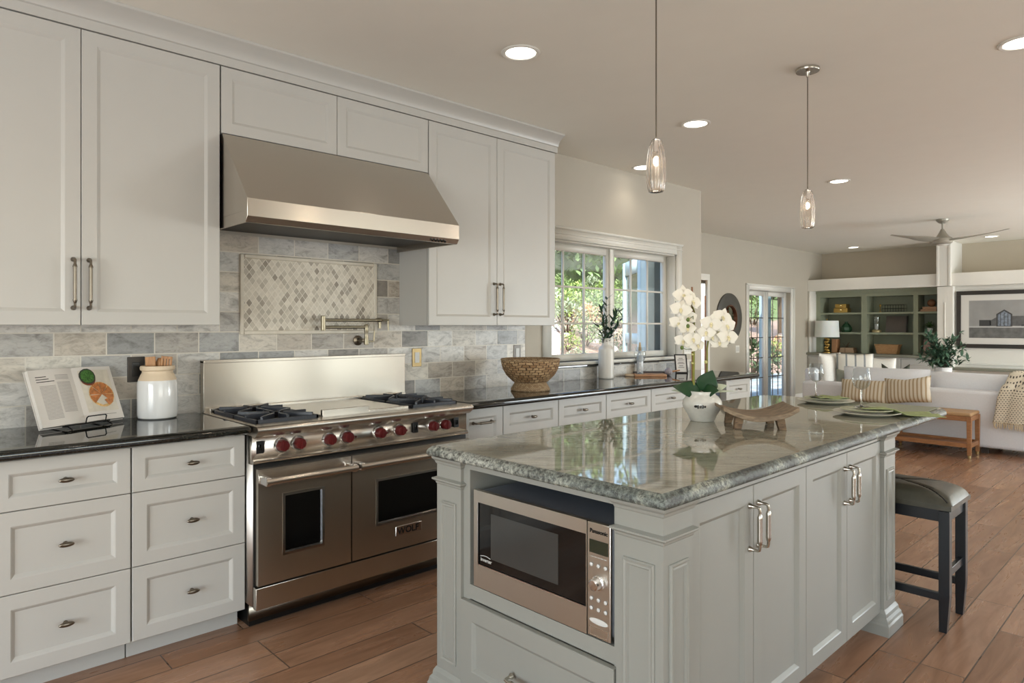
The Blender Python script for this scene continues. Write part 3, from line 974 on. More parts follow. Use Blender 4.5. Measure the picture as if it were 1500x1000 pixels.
b.tube([(0.082, 2.264, 1.388), (0.082, 2.266, 1.322)], [0.007, 0.005], 10)
b.build('spout_valve', M_tap, t)

M_brass_plate = mat('antique_brass_plate', S(150, 130, 92), 0.35, 0.8, var=0.08)
M_dkplate = mat('dark_bronze_plate', S(62, 58, 54), 0.4, 0.5)
M_greyplate = mat('grey_plate', S(140, 136, 132), 0.45)
M_ivory = mat('ivory_plastic', S(200, 200, 196), 0.4)


def plate_x(name, label, y, z, w, h, m, inner, x=0.010):
    t = thing(name, label, 'outlet' if name != 'light_switch' else 'switch', (x, y, z))
    MB().box(x, x + 0.006, y - w / 2, y + w / 2, z - h / 2, z + h / 2).build('cover_plate', m, t, bevel=0.002)
    for k, (dy, ww, hh) in enumerate(inner):
        MB().box(x + 0.006, x + 0.009, y + dy - ww / 2, y + dy + ww / 2, z - hh / 2, z + hh / 2).build('socket_insert' if name != 'light_switch' else 'rocker', M_blackp if m is M_dkplate else M_ivory, t, bevel=0.001)


plate_x('wall_outlet', 'brass wall outlet plate on the tiles right of the range back panel', 2.527, 1.145, 0.072, 0.118, M_brass_plate, [(0, 0.034, 0.068)])
plate_x('wall_outlet', 'small grey wall outlet plate at the right end of the tiles above the basket', 3.43, 1.150, 0.07, 0.115, M_greyplate, [(0, 0.034, 0.068)])
plate_x('wall_outlet', 'dark wall outlet plate on the tiles behind the utensil crock', 0.895, 1.142, 0.075, 0.12, M_dkplate, [(0, 0.034, 0.068)])
plate_x('light_switch', 'wide three-gang switch plate on the wall right of the kitchen window', 5.79, 1.13, 0.165, 0.115, M_trim, [(-0.046, 0.033, 0.066), (0, 0.033, 0.066), (0.046, 0.033, 0.066)], x=0.0)
plate_x('light_switch', 'pale switch plate on the living room wall below the round mirror', 9.76, 0.985, 0.12, 0.115, M_trim, [(-0.023, 0.033, 0.066), (0.023, 0.033, 0.066)], x=-1.57)

# ------------------------------------------------------------------ kitchen island
IX0, IX1, IY0, IY1 = 1.600, 2.572, 1.487, 3.334
t = thing('kitchen_island', 'large grey-green kitchen island with panelled corner posts and microwave niche', 'kitchen island', ((IX0 + IX1) / 2, (IY0 + IY1) / 2, 0))
b = MB()
b.box(1.64, 1.772, 1.515, 3.30, 0.09, 0.873).box(2.402, 2.545, 1.515, 3.30, 0.09, 0.873)
b.box(1.772, 2.402, 2.02, 3.30, 0.09, 0.873).box(1.772, 2.402, 1.515, 2.02, 0.09, 0.448).box(1.772, 2.402, 1.515, 2.02, 0.848, 0.873)
b.box(1.70, 2.46, 1.56, 3.27, 0.0, 0.09)
b.build('carcass', M_island, t, smooth=0)


def post(x0, x1, y0, y1, nm='corner_post'):
    b = MB()
    b.box(x0, x1, y0, y1, 0.0, 0.873)
    def band(z0, z1, prof):
        R = []
        for d, f in prof:
            z = z0 + (z1 - z0) * f
            R.append([(x0 - d, y0 - d, z), (x1 + d, y0 - d, z), (x1 + d, y1 + d, z), (x0 - d, y1 + d, z)])
        b.rings(R)
    band(0.846, 0.8735, [(0.0, 0), (0.004, 0.1), (0.006, 0.4), (0.014, 0.7), (0.016, 1.0)])
    band(0.772, 0.800, [(0.0, 0), (0.003, 0.15), (0.004, 0.35), (0.014, 0.62), (0.014, 0.8), (0.0, 1.0)])
    band(0.0, 0.105, [(0.026, 0), (0.026, 0.42), (0.022, 0.5), (0.020, 0.62), (0.012, 0.72), (0.010, 0.86), (0.001, 1.0)])
    p = b.build(nm, M_island, t, smooth=0)
    fr_ = [(0.0, 0.0), (0.0, 0.004), (0.004, 0.008), (0.010, 0.006), (0.015, 0.007), (0.019, 0.001)]
    mb = MB()
    def mould(fr, u0, u1):
        mb.panel(fr, u0 + 0.026, u1 - 0.026, 0.142, 0.718, fr_)
    mould(fy(y0), x0, x1)
    mould(lambda u, v, w: (x1 + w, u, v), y0, y1)
    mould(lambda u, v, w: (x0 - w, u, v), y0, y1)
    mould(lambda u, v, w: (u, y1 + w, v), x0, x1)
    mb.build('panel_moulding', M_island, p, smooth=0)


post(2.418, IX1, IY0, IY0 + 0.142)
post(IX0, 1.738, IY0, IY0 + 0.142)
post(2.43, IX1, 3.190, IY1)
post(IX0, 1.742, 3.190, IY1)
# face frame round the microwave niche
b = MB()
b.box(1.738, 1.772, 1.500, 1.515, 0.09, 0.873).box(2.402, 2.418, 1.500, 1.515, 0.09, 0.873)
b.box(1.772, 2.402, 1.500, 1.515, 0.848, 0.873).box(1.772, 2.402, 1.500, 1.515, 0.398, 0.448)
b.build('face_frame', M_island, t, smooth=0)
d = MB().panel(fy(1.500), 1.742, 2.414, 0.098, 0.394, SHAKER(0.020, 0.060, 0.011)).build('drawer', M_island, t, smooth=0)
bar_pull(d, fy(1.480), 0.222, 2.005, 2.150, vertical=False)
xf = 2.558
ys = [1.632, 2.012, 2.410, 2.797, 3.188]
for k in range(4):
    d = MB().panel(fx(xf - 0.021), ys[k] + 0.0015, ys[k + 1] - 0.0015, 0.092, 0.846, SHAKER(0.021, 0.056, 0.011)).build('door', M_island, t, smooth=0)
    hy = ys[k + 1] - 0.030 if k % 2 == 0 else ys[k] + 0.028
    bar_pull(d, fx(xf), hy, 0.650, 0.785, r=0.0075, out=0.036)
MB().box(2.536, 2.5375, 1.635, 3.185, 0.1, 0.848).build('shadow_gap', M_shadow, t, smooth=0)
MB().box(2.536, 2.556, 1.632, 3.188, 0.848, 0.873).build('top_rail', M_island, t, smooth=0)

# island top: rounded far corners, chiselled edge
poly = [(1.580, 1.452), (2.600, 1.452)]
for k in range(7):
    a = k / 6 * PI / 2
    poly.append((2.600 - 0.05 + 0.05 * math.cos(a), 4.115 - 0.05 + 0.05 * math.sin(a)))
for k in range(7):
    a = PI / 2 + k / 6 * PI / 2
    poly.append((1.580 + 0.14 + 0.14 * math.cos(a), 4.115 - 0.14 + 0.14 * math.sin(a)))
slab(poly, 0.8745, 0.914, [(0.014, 0.0), (0.004, 0.08), (0.0, 0.25), (0.001, 0.5), (0.006, 0.72), (0.009, 0.78), (0.016, 0.95), (0.024, 1.0)], 'island_countertop', [M_gran, M_gedge], edge_m=1,
     label='thick polished grey-green granite slab on top of the kitchen island', cat='countertop')

# ------------------------------------------------------------------ microwave
MX0, MX1, MZ0, MZ1, MY = 1.792, 2.392, 0.4485, 0.782, 1.500
t = thing('microwave_oven', 'stainless steel microwave oven with black window in the island niche', 'microwave', ((MX0 + MX1) / 2, 1.72, MZ0))
MB().box(MX0 + 0.005, MX1 + 0.006, MY + 0.018, MY + 0.44, MZ0 + 0.014, MZ1 - 0.006).build('housing', mat('dark_grey_metal', S(128, 134, 146), 0.4, 0.2), t, bevel=0.003)
b = MB()
for x in (MX0 + 0.05, MX1 - 0.05): b.box(x - 0.02, x + 0.02, MY + 0.05, MY + 0.09, MZ0, MZ0 + 0.014).box(x - 0.02, x + 0.02, MY + 0.34, MY + 0.38, MZ0, MZ0 + 0.014)
b.build('foot', M_blackp, t)
XS = 2.302
b = MB()
wx0, wx1, wz0, wz1 = MX0 + 0.024, XS - 0.004, 0.530, 0.742
b.box(MX0, wx0, MY, MY + 0.018, MZ0 + 0.002, MZ1).box(wx0, XS - 0.001, MY, MY + 0.018, MZ0 + 0.002, wz0).box(wx0, XS - 0.001, MY, MY + 0.018, wz1, MZ1).box(wx1, XS - 0.001, MY, MY + 0.018, wz0, wz1)
d = b.build('door', M_steelX, t, smooth=0)
MB().box(wx0, wx1, MY + 0.003, MY + 0.016, wz0, wz1).build('window_glass', M_ovenglass, d, smooth=0)
MB().box(wx0 + 0.062, wx1 - 0.112, MY + 0.0022, MY + 0.003, wz0 + 0.030, wz1 - 0.028).build('window_mesh', mat('grey_mesh_glass', S(58, 58, 56), 0.12), d, smooth=0)
b = MB()
for x0, x1, z0, z1 in ((wx0 - 0.003, wx1, wz0 - 0.003, wz0), (wx0 - 0.003, wx0, wz0, wz1)): b.box(x0, x1, MY - 0.001, MY + 0.003, z0, z1)
b.build('window_edge', M_chrome, d, smooth=0)
b = MB().tube([(wx0 + 0.010 + 0.05 * s / 8, MY + 0.0018, wz0 + 0.030 + 0.004 * math.sin(s / 8 * PI)) for s in range(9)], 0.0012, 6)
b.build('badge_swoosh', M_ivory, d)
text_mesh('lettering', 'inverter', 0.0175, M_ivory, d, (wx0 + 0.010, MY + 0.0022, wz0 + 0.014), (1, 0, 0), (0, 0, 1), bold=0.0001)
pn = MB().box(XS + 0.001, MX1 - 0.003, MY, MY + 0.018, MZ0 + 0.002, MZ1).build('control_panel', M_steelX, t, bevel=0.003)
pc = (XS + MX1) / 2 - 0.001
text_mesh('lettering', 'Panasonic', 0.0165, M_blackp, pn, (pc, MY - 0.0008, 0.752), (1, 0, 0), (0, 0, 1), align='CENTER', bold=0.0004)
MB().box(pc - 0.034, pc + 0.034, MY - 0.001, MY + 0.002, 0.694, 0.732).build('display', mat('lcd_display', S(44, 48, 36), 0.15), pn, smooth=0)
b = MB()
for r_, z in enumerate((0.660, 0.562, 0.534)):
    for k in (-1, 0, 1): b.lathe([(0.0058, MY - 0.0005), (0.0058, MY - 0.003), (0.004, MY - 0.0045), (0.0005, MY - 0.005)], (pc + k * 0.026, 0, z), 14, axis='y')
for k in range(-2, 3): b.box(pc + k * 0.012 - 0.004, pc + k * 0.012 + 0.004, MY - 0.0006, MY, 0.682, 0.684)
b.build('buttons', M_ivory, pn)
MB().lathe([(0.021, MY), (0.021, MY - 0.006), (0.0175, MY - 0.008), (0.0165, MY - 0.026), (0.013, MY - 0.029), (0.001, MY - 0.030)], (pc, 0, 0.612), 28, axis='y').build('dial', M_chrome, pn)
MB().lathe([(0.001, MY - 0.002), (0.034, MY - 0.001), (0.034, MY), ], (0, 0, 0), 24, axis='y').xform(Matrix.Translation((pc, 0, 0.499)) @ Matrix.Diagonal((1, 1, 0.26, 1))).build('start_button', M_ivory, pn)
b = MB()
for x0, x1, z0, z1 in ((-0.034, 0.034, 0.479, 0.481), (-0.034, 0.034, 0.455, 0.457), (-0.034, -0.032, 0.457, 0.479), (0.032, 0.034, 0.457, 0.479)): b.box(pc + x0, pc + x1, MY - 0.001, MY, z0, z1)
b.build('door_release', M_chrome, pn, smooth=0)

# ------------------------------------------------------------------ things on the left counter
CT = 0.914
M_paper = mat('book_paper', S(214, 208, 200), 0.7, var=0.02)
M_cover = mat('book_cover', S(206, 200, 194), 0.6)
M_ink = mat('printed_ink', S(120, 112, 108), 0.8)
M_inkd = mat('dark_printed_ink', S(70, 64, 60), 0.8)
tilt = math.radians(23.5)
bk_c = Vector((0.196, 0.652, 0.9305)); bk_d = Vector((-0.154, 0.338, 0)).normalized()
bk_b = Vector((-bk_d.y, bk_d.x, 0))  # away from the reader
rz = math.atan2(bk_d.y, bk_d.x)
MT = Matrix.Rotation(-tilt, 4, 'X')  # local x along the spread, y away, z up
t = thing('open_cookbook', 'open cookbook with a pie photograph standing on a wire easel', 'book', bk_c, rz)


def bk(b): return b.xform(MT)


BW, BH_ = 0.182, 0.252
for sgn in (-1, 1):
    R = []
    for k in range(9):
        s = k / 8
        x = sgn * BW * s
        y = -0.004 - 0.010 * math.sin(PI * min(1, s * 1.25)) * (1 - s * 0.5)
        R.append([(x, y, 0), (x, 0.014 - 0.006 * (1 - s), 0), (x, 0.014 - 0.006 * (1 - s), BH_), (x, y, BH_)])
    bk(MB().rings(R)).build('page_block', M_paper, t, local=True, smooth=40)
bk(MB().box(-BW - 0.004, BW + 0.004, 0.0145, 0.018, -0.003, BH_ + 0.003)).build('cover', M_cover, t, local=True)


def page_y(s): return -0.0046 - 0.010 * math.sin(PI * min(1, s * 1.25)) * (1 - s * 0.5)


def strip(b, x0, x1, z0, z1, sgn, lift=0.0, n=6, m=0):
    for k in range(n):
        a0 = x0 + (x1 - x0) * k / n; a1 = x0 + (x1 - x0) * (k + 1) / n
        ya, yb = page_y(abs(a0) / BW) - lift, page_y(abs(a1) / BW) - lift
        b.face([(a0, ya, z0), (a1, yb, z0), (a1, yb, z1), (a0, ya, z1)], m)


b = MB()
for k in range(26):
    z = BH_ - 0.075 - k * 0.0058
    strip(b, -0.150, -0.088, z, z + 0.0016, -1, 0.0003, 4)
    if k < 24: strip(b, -0.080, -0.022, z + 0.012, z + 0.0136, -1, 0.0003, 4)
for k in range(4): strip(b, -0.082, -0.024, BH_ - 0.030 - k * 0.006, BH_ - 0.0284 - k * 0.006, -1, 0.0003, 4)
bk(b).build('text_lines', M_ink, t, local=True, smooth=0)
b = MB()
for k, L in enumerate((0.042, 0.050, 0.070)): strip(b, -0.158, -0.158 + L, BH_ - 0.034 - k * 0.011, BH_ - 0.0305 - k * 0.011, -1, 0.0003, 4)
bk(b).build('heading', M_inkd, t, local=True, smooth=0)
M_ph = [mat('photo_tablecloth', S(206, 198, 182), 0.4, var=0.08, scale=30), mat('photo_crust', S(178, 112, 62), 0.4, var=0.4, scale=70), mat('photo_bowl', S(122, 66, 44), 0.4), mat('photo_greens', S(62, 104, 44), 0.4, var=0.6, scale=130), mat('photo_filling', S(214, 176, 116), 0.4, var=0.3, scale=90), mat('photo_dark', S(52, 54, 46), 0.4)]
b = MB()
strip(b, 0.022, 0.166, 0.040, BH_ - 0.016, 1, 0.0003, 6, 0)


def disc(b, cx, cz, r0, a0, a1, lift, m, n=22, rx=1.0):
    pts = [(cx, page_y(cx / BW) - lift, cz)] if a1 - a0 < 2 * PI - 0.01 else []
    for k in range(n + (1 if pts else 0)):
        a = a0 + (a1 - a0) * k / n
        x = cx + rx * r0 * math.cos(a); z = cz + r0 * math.sin(a)
        pts.append((x, page_y(x / BW) - lift, z))
    b.face(pts, m)


disc(b, 0.103, 0.118, 0.060, 0, 2 * PI, 0.0012, 4)
for k in range(8):
    if k in (5, 6): continue
    disc(b, 0.103, 0.118, 0.057, k * PI / 4 + 0.03, (k + 1) * PI / 4 - 0.03, 0.0018, 1, 8)
disc(b, 0.125, 0.066, 0.030, 0.5, 2.2, 0.0022, 1, 8)
disc(b, 0.058, 0.196, 0.034, PI, 2 * PI, 0.0020, 2, 10)
disc(b, 0.058, 0.206, 0.037, 0, 2 * PI, 0.0023, 5, 14)
disc(b, 0.058, 0.206, 0.031, 0, 2 * PI, 0.0027, 3, 14)
strip(b, 0.088, 0.150, 0.024, 0.0255, 1, 0.0003, 3, 5)
bk(b).build('food_photograph', M_ph, t, local=True, smooth=0)

t = thing('book_easel', 'black wire easel holding the open cookbook on the counter', 'book stand', (bk_c.x, bk_c.y, CT), rz)
M_wire = mat('black_wire', S(22, 22, 22), 0.4, 0.4)
b = MB()
b.tube([(-0.10, -0.018, 0.016), (0.10, -0.018, 0.016)], 0.003, 8)
b.build('ledge_rail', M_wire, t, local=True)
b = MB()
lp = [(-0.012, -0.02, 0.018), (-0.012, -0.026, 0.040), (-0.006, -0.027, 0.046), (0.072, -0.027, 0.046), (0.078, -0.026, 0.040), (0.078, -0.02, 0.018), (0.070, -0.014, 0.0165), (-0.004, -0.014, 0.0165), (-0.012, -0.02, 0.018)]
b.tube(lp, 0.0028, 8)
b.build('page_retainer', M_wire, t, local=True)
b = MB()
for x in (-0.09, 0.09):
    b.tube([(x, -0.045, 0.003), (x, -0.018, 0.013), (x, 0.10, 0.003)], 0.003, 8)
    b.tube([(x, 0.024, 0.012), (x, 0.055, 0.08), (x * 0.6, 0.090, 0.16)], 0.003, 8)
b.tube([(-0.09, 0.10, 0.003), (0.09, 0.10, 0.003)], 0.003, 8)
b.tube([(-0.054, 0.090, 0.16), (0.054, 0.090, 0.16)], 0.003, 8)
b.build('frame', M_wire, t, local=True)

M_ceram = mat('white_glazed_ceramic', S(222, 222, 220), 0.12, var=0.012)
M_rawc = mat('cream_unglazed_ceramic', S(216, 196, 168), 0.5, var=0.03)
CR = (0.112, 0.962)
t = thing('utensil_crock', 'white ceramic crock with a cream unglazed neck holding wooden utensils', 'crock', (CR[0], CR[1], CT))
prof = [(0.002, 0), (0.074, 0), (0.083, 0.006), (0.086, 0.02), (0.086, 0.165), (0.082, 0.18)]
MB().lathe([(r, z) for r, z in prof] + [(0.078, 0.18), (0.078, 0.02), (0.002, 0.016)], (0, 0, 0), 40).build('body', M_ceram, t, local=True)
MB().lathe([(0.082, 0.18), (0.072, 0.205), (0.066, 0.215), (0.066, 0.224), (0.073, 0.228), (0.075, 0.240), (0.072, 0.247), (0.064, 0.248), (0.060, 0.235), (0.060, 0.215), (0.078, 0.18)], (0, 0, 0), 40).build('neck', M_rawc, t, local=True)
M_uw = wood('light_utensil_wood', S(196, 148, 98), S(164, 112, 68), (10, 10, 1), 14, 0.5)


def utensil(name, label, dx, dy, lx, ly, kind):
    b = MB()
    p0 = Vector((CR[0] + dx * 0.6, CR[1] + dy * 0.6, CT + 0.02)); p1 = Vector((CR[0] + dx, CR[1] + dy, CT + 0.215)); d = (p1 - p0).normalized()
    b.tube([p0, p1], [0.006, 0.007], 10)
    side = Vector((-0.72, 0.69, 0)).cross(d); side = Vector((0.69, 0.72, 0)); side = (side - d * side.dot(d)).normalized(); nn = side.cross(d)
    c = p1 + d * 0.034
    if kind == 'flat':
        b.obox(c, (side, nn, d), (0.024, 0.003, 0.040))
    elif kind == 'slot':
        for k in (-1.5, -0.5, 0.5, 1.5): b.obox(c + side * k * 0.014 + d * 0.006, (side, nn, d), (0.0048, 0.003, 0.034))
        b.obox(c - d * 0.030, (side, nn, d), (0.026, 0.003, 0.012)); b.obox(c + d * 0.036, (side, nn, d), (0.026, 0.003, 0.006))
    else:
        b.ball(c, (0.02, 0.02, 0.036), 14, 8)
    o = b.build(name, M_uw, None, bevel=0.0015)
    return tag(o, label, 'utensil', 'wooden utensils in the crock')


utensil('wooden_spatula', 'flat wooden spatula leaning left in the white crock', -0.022, -0.022, 0, 0, 'flat')
utensil('slotted_spatula', 'slotted wooden spatula at the front of the white crock', 0.026, 0.028, 0, 0, 'slot')
utensil('wooden_spoon', 'rounded wooden spoon at the back of the white crock', -0.028, 0.018, 0, 0, 'spoon')

# ------------------------------------------------------------------ things on the long counter
M_weave = woven('seagrass_weave', S(186, 156, 116), S(140, 106, 70), 26, 62, S(78, 54, 34))
M_weave2 = woven('seagrass_coil', S(184, 158, 122), S(150, 120, 86), 60, 150, S(96, 72, 50))
t = thing('woven_basket', 'woven seagrass pedestal bowl on the black counter left of the window', 'basket', (0.375, 3.205, CT))
MB().lathe([(0.118, 0.06), (0.135, 0.075), (0.165, 0.105), (0.188, 0.145), (0.198, 0.185), (0.199, 0.205), (0.190, 0.205), (0.188, 0.185), (0.178, 0.148), (0.152, 0.108), (0.11, 0.078), (0.002, 0.072), (0.002, 0.058)], (0, 0, 0), 48).build('bowl', M_weave, t, local=True)
MB().lathe([(0.002, 0.0), (0.130, 0.0), (0.134, 0.006), (0.132, 0.014), (0.116, 0.040), (0.108, 0.052), (0.116, 0.062), (0.002, 0.060)], (0, 0, 0), 48).build('foot', M_weave2, t, local=True)
b = MB()
b.tube([(0.195 * math.cos(a), 0.195 * math.sin(a), 0.208) for a in [2 * PI * k / 48 for k in range(49)]], 0.008, 8)
b.build('rim', M_weave2, t, local=True)

VS = (0.105, 4.365)
t = thing('ribbed_vase', 'tall white ribbed ceramic vase in front of the window mullion', 'vase', (VS[0], VS[1], CT))
prof = [(0.002, 0.0), (0.058, 0.0), (0.063, 0.006)]
for k in range(22):
    z = 0.012 + k * 0.0105
    prof += [(0.0625, z), (0.0645, z + 0.005)]
prof += [(0.062, 0.247), (0.052, 0.262), (0.036, 0.276), (0.033, 0.285), (0.034, 0.320), (0.040, 0.332), (0.036, 0.334), (0.029, 0.318), (0.028, 0.285), (0.002, 0.28)]
MB().lathe(prof, (0, 0, 0), 40).build('body', mat('matte_white_ceramic', S(214, 211, 204), 0.3, var=0.02), t, local=True, smooth=60)
t = thing('olive_branches', 'dark olive branches standing in the tall ribbed vase', 'branches', (VS[0], VS[1], CT + 0.29))
rnd = random.Random(5)
lf = MB(); tw = MB()
for k, (dx, dy, dz) in enumerate([(0.03, -0.03, 0.36), (0.02, -0.09, 0.30), (0.03, 0.10, 0.26), (0.02, 0.20, 0.22), (0.04, -0.16, 0.16), (0.10, 0.04, 0.26), (-0.03, -0.02, 0.28), (0.05, 0.09, 0.14)]):
    pts = [Vector((0, 0, -0.05)) + Vector((dx * s * s, dy * (s ** 1.5), dz * s)) + Vector((0, 0, 0.05 * s)) for s in [i / 8 for i in range(9)]]
    tw.tube(pts, [0.0028 - 0.0002 * i for i in range(9)], 6)
    for i in range(2, 9):
        for sg in (0, 1, 2):
            d = (pts[i] - pts[i - 1]).normalized() * 0.5 + Vector((rnd.uniform(-1, 1), rnd.uniform(-1, 1), rnd.uniform(-0.3, 0.7))).normalized() * 0.8
            lf.leaf(pts[i], d, rnd.uniform(0.055, 0.09), rnd.uniform(0.016, 0.023), curl=rnd.uniform(-0.1, 0.3))
tw.build('twigs', M_bark, t, local=True)
lf.build('leaves', M_leafdk, t, local=True, smooth=60)

BD = (0.20, 4.84)
brz = math.radians(46.4)
M_board = wood('acacia_board_wood', S(196, 150, 108), S(150, 100, 66), (1, 10, 10), 9, 0.4)
M_boardl = wood('pale_end_wood', S(218, 196, 168), S(196, 168, 136), (1, 10, 10), 9, 0.45)
t = thing('cutting_board', 'small wooden serving board lying below the right window pane', 'cutting board', (BD[0], BD[1], CT), brz)
MB().prism([(-0.14, -0.075), (0.13, -0.075), (0.14, -0.06), (0.14, 0.06), (0.13, 0.075), (-0.14, 0.075)], 'z', 0.0, 0.02).build('board', M_board, t, local=True, bevel=0.004)
MB().prism([(-0.20, -0.03), (-0.21, -0.02), (-0.21, 0.02), (-0.20, 0.03), (-0.14, 0.06), (-0.14, -0.06)], 'z', 0.001, 0.019).build('paddle_end', M_boardl, t, local=True, bevel=0.004)


def wine_glass(loc, sc, label, group):
    t = thing('wine_glass', label, 'wine glass', loc, group=group)
    k = sc
    pr = [(0.036, 0.0), (0.036, 0.0018), (0.012, 0.004), (0.0045, 0.012), (0.0036, 0.03), (0.0036, 0.078), (0.006, 0.086)]
    MB().lathe([(0.001, 0.0)] + pr + [(0.001, 0.088)], (0, 0, 0), 28).xform(Matrix.Scale(k, 4)).build('stem', M_glass, t, local=True)
    bo = [(0.006, 0.086), (0.020, 0.092), (0.034, 0.106), (0.042, 0.126), (0.0435, 0.142), (0.040, 0.168), (0.035, 0.192), (0.0342, 0.196)]
    MB().lathe(bo + [(0.0334, 0.196), (0.0392, 0.168), (0.0425, 0.142), (0.041, 0.127), (0.033, 0.108), (0.019, 0.094), (0.001, 0.089)], (0, 0, 0), 36).xform(Matrix.Scale(k, 4)).build('bowl', M_wglass, t, local=True)
    return t


wine_glass((0.150, 4.775, CT + 0.020), 1.18, 'clear stemmed wine glass standing on the small serving board by the window', 'wine glasses')
t = thing('oil_bottle', 'slim pale bottle with a tan tapered stopper behind the wine glass on the counter', 'bottle', (0.060, 4.90, CT))
MB().lathe([(0.002, 0.0), (0.028, 0.0), (0.030, 0.008), (0.030, 0.16), (0.022, 0.185), (0.013, 0.20), (0.013, 0.215), (0.002, 0.215)], (0, 0, 0), 24).build('body', mat('pale_bottle_glaze', S(196, 200, 204), 0.15), t, local=True)
MB().lathe([(0.002, 0.216), (0.015, 0.216), (0.014, 0.235), (0.009, 0.275), (0.006, 0.288), (0.001, 0.29)], (0, 0, 0), 20).build('stopper', wood('cork_tan', S(196, 176, 138), S(166, 142, 104), (1, 1, 3), 30, 0.7), t, local=True)
t = thing('honey_dipper', 'pale round-headed wooden dipper lying right of the serving board', 'utensil', (0.27, 5.03, CT), brz)
M_ball = mat('greyed_wood', S(150, 142, 146), 0.5, var=0.15, scale=60)
MB().ball((0, 0, 0.034), 0.034, 20, 12).build('head', M_ball, t, local=True)
MB().tube([(0.028, 0, 0.034), (0.10, 0, 0.046)], [0.008, 0.006], 12).build('stem', M_board, t, local=True)
o = MB().obox((0.12, 4.97, CT + 0.016), ((math.cos(brz), math.sin(brz), 0), (-math.sin(brz), math.cos(brz), 0), (0, 0, 1)), (0.15, 0.016, 0.016)).build('knife_case', mat('dark_walnut', S(66, 58, 58), 0.4), None, bevel=0.005)
tag(o, 'dark flat wooden stick lying behind the serving board', 'utensil')

t = thing('framed_sign', 'small black framed sign leaning at the right end of the window counter', 'picture frame', (0.19, 5.37, CT), math.radians(52))
TS = Matrix.Rotation(math.radians(-14), 4, 'X')
b = MB()
b.box(-0.058, 0.058, -0.006, 0.006, 0.0, 0.010).box(-0.058, 0.058, -0.006, 0.006, 0.166, 0.176).box(-0.058, -0.048, -0.006, 0.006, 0.010, 0.166).box(0.048, 0.058, -0.006, 0.006, 0.010, 0.166)
b.xform(TS).build('frame', M_blackp, t, local=True)
MB().box(-0.048, 0.048, -0.002, 0.003, 0.010, 0.166).xform(TS).build('print', mat('sign_paper', S(214, 210, 204), 0.6), t, local=True, smooth=0)
b = MB()
for k, (w_, z) in enumerate(((0.02, 0.135), (0.03, 0.12), (0.026, 0.098), (0.032, 0.085), (0.02, 0.066), (0.028, 0.05))): b.box(-w_, w_, -0.0028, -0.002, z, z + 0.006)
b.xform(TS).build('printed_lines', M_ink, t, local=True, smooth=0)

# ------------------------------------------------------------------ things on the island
PT = (1.945, 2.745)
t = thing('potted_orchid', 'white orchid with two stems in a round white glazed pot', 'plant', (PT[0], PT[1], CT))
M_pot = mat('crackled_white_glaze', S(208, 206, 198), 0.14, var=0.05, scale=40)
MB().lathe([(0.002, 0.0), (0.050, 0.0), (0.054, 0.004), (0.066, 0.03), (0.084, 0.058), (0.0895, 0.076), (0.086, 0.094), (0.072, 0.112), (0.061, 0.120), (0.058, 0.126), (0.060, 0.137), (0.055, 0.137), (0.052, 0.125), (0.002, 0.118)], (0, 0, 0), 44).build('pot', M_pot, t, local=True, smooth=60)
rgt = Vector((0.69, 0.724, 0)); fwd = Vector((-0.724, 0.69, 0)); upv = Vector((0, 0, 1))
b = MB()
for s_, w_, L in ((-0.022, 0.010, 0.006), (-0.012, 0.004, 0.010), (0.0, 0.004, 0.007), (0.010, 0.005, 0.009), (0.020, 0.006, 0.005)):
    c = -fwd * 0.0885 + rgt * (s_ - 0.032) + upv * (0.072 + w_ * 0.4)
    b.ball(c, (w_ * 0.8, w_ * 0.8, L), 8, 6)
b.build('painted_mark', M_blackp, t, local=True)
MB().lathe([(0.002, 0.118), (0.054, 0.120), (0.03, 0.128), (0.002, 0.130)], (0, 0, 0), 20).build('moss', mat('moss', S(70, 78, 48), 0.9, var=0.4, scale=80), t, local=True)
for d, L, W, c in ((rgt * 0.35 - fwd * 0.25 + upv * 0.9, 0.105, 0.105, 0.25), (-rgt * 0.85 - fwd * 0.3 + upv * 0.35, 0.12, 0.085, 0.45), (rgt * 0.25 - fwd * 0.7 + upv * 0.25, 0.085, 0.075, 0.3)):
    MB().leaf(upv * 0.125 + Vector(d) * 0.01, d, L, W, up=(-fwd * 0.9 + upv * 0.4), curl=c, fold=0.12, n=8).build('leaf', mat('orchid_leaf', S(28, 62, 34), 0.3, var=0.2, scale=14), t, local=True, solid=0.002, subsurf=1)
for d, L, W, c in ((rgt * 0.95 + upv * 0.42, 0.115, 0.05, 0.35), (-rgt * 1.0 + upv * 0.22, 0.12, 0.035, 0.3), (rgt * 1.0 - fwd * 0.1 + upv * 0.16, 0.14, 0.012, 0.2)):
    MB().leaf(upv * 0.125 + Vector(d) * 0.015, d, L, W, up=(-fwd * 0.8 + upv * 0.5), curl=c, fold=0.1, n=8).build('leaf', mat('pale_orchid_leaf', S(176, 182, 158), 0.35, var=0.15, scale=30), t, local=True, solid=0.0015, subsurf=1)
M_stk = mat('bamboo_stake', S(140, 96, 66), 0.6, var=0.2, scale=30)
M_stem = mat('orchid_stem', S(118, 116, 40), 0.45, var=0.2, scale=20)
s1 = -rgt * 0.042 + fwd * 0.01; s2 = rgt * 0.020 + fwd * 0.02
MB().tube([s1 + upv * 0.10, s1 - rgt * 0.002 + upv * 0.615], 0.0042, 10).build('stake', M_stk, t, local=True)
MB().tube([s2 + upv * 0.10, s2 + upv * 0.575], 0.0036, 10).build('stake', M_stk, t, local=True)
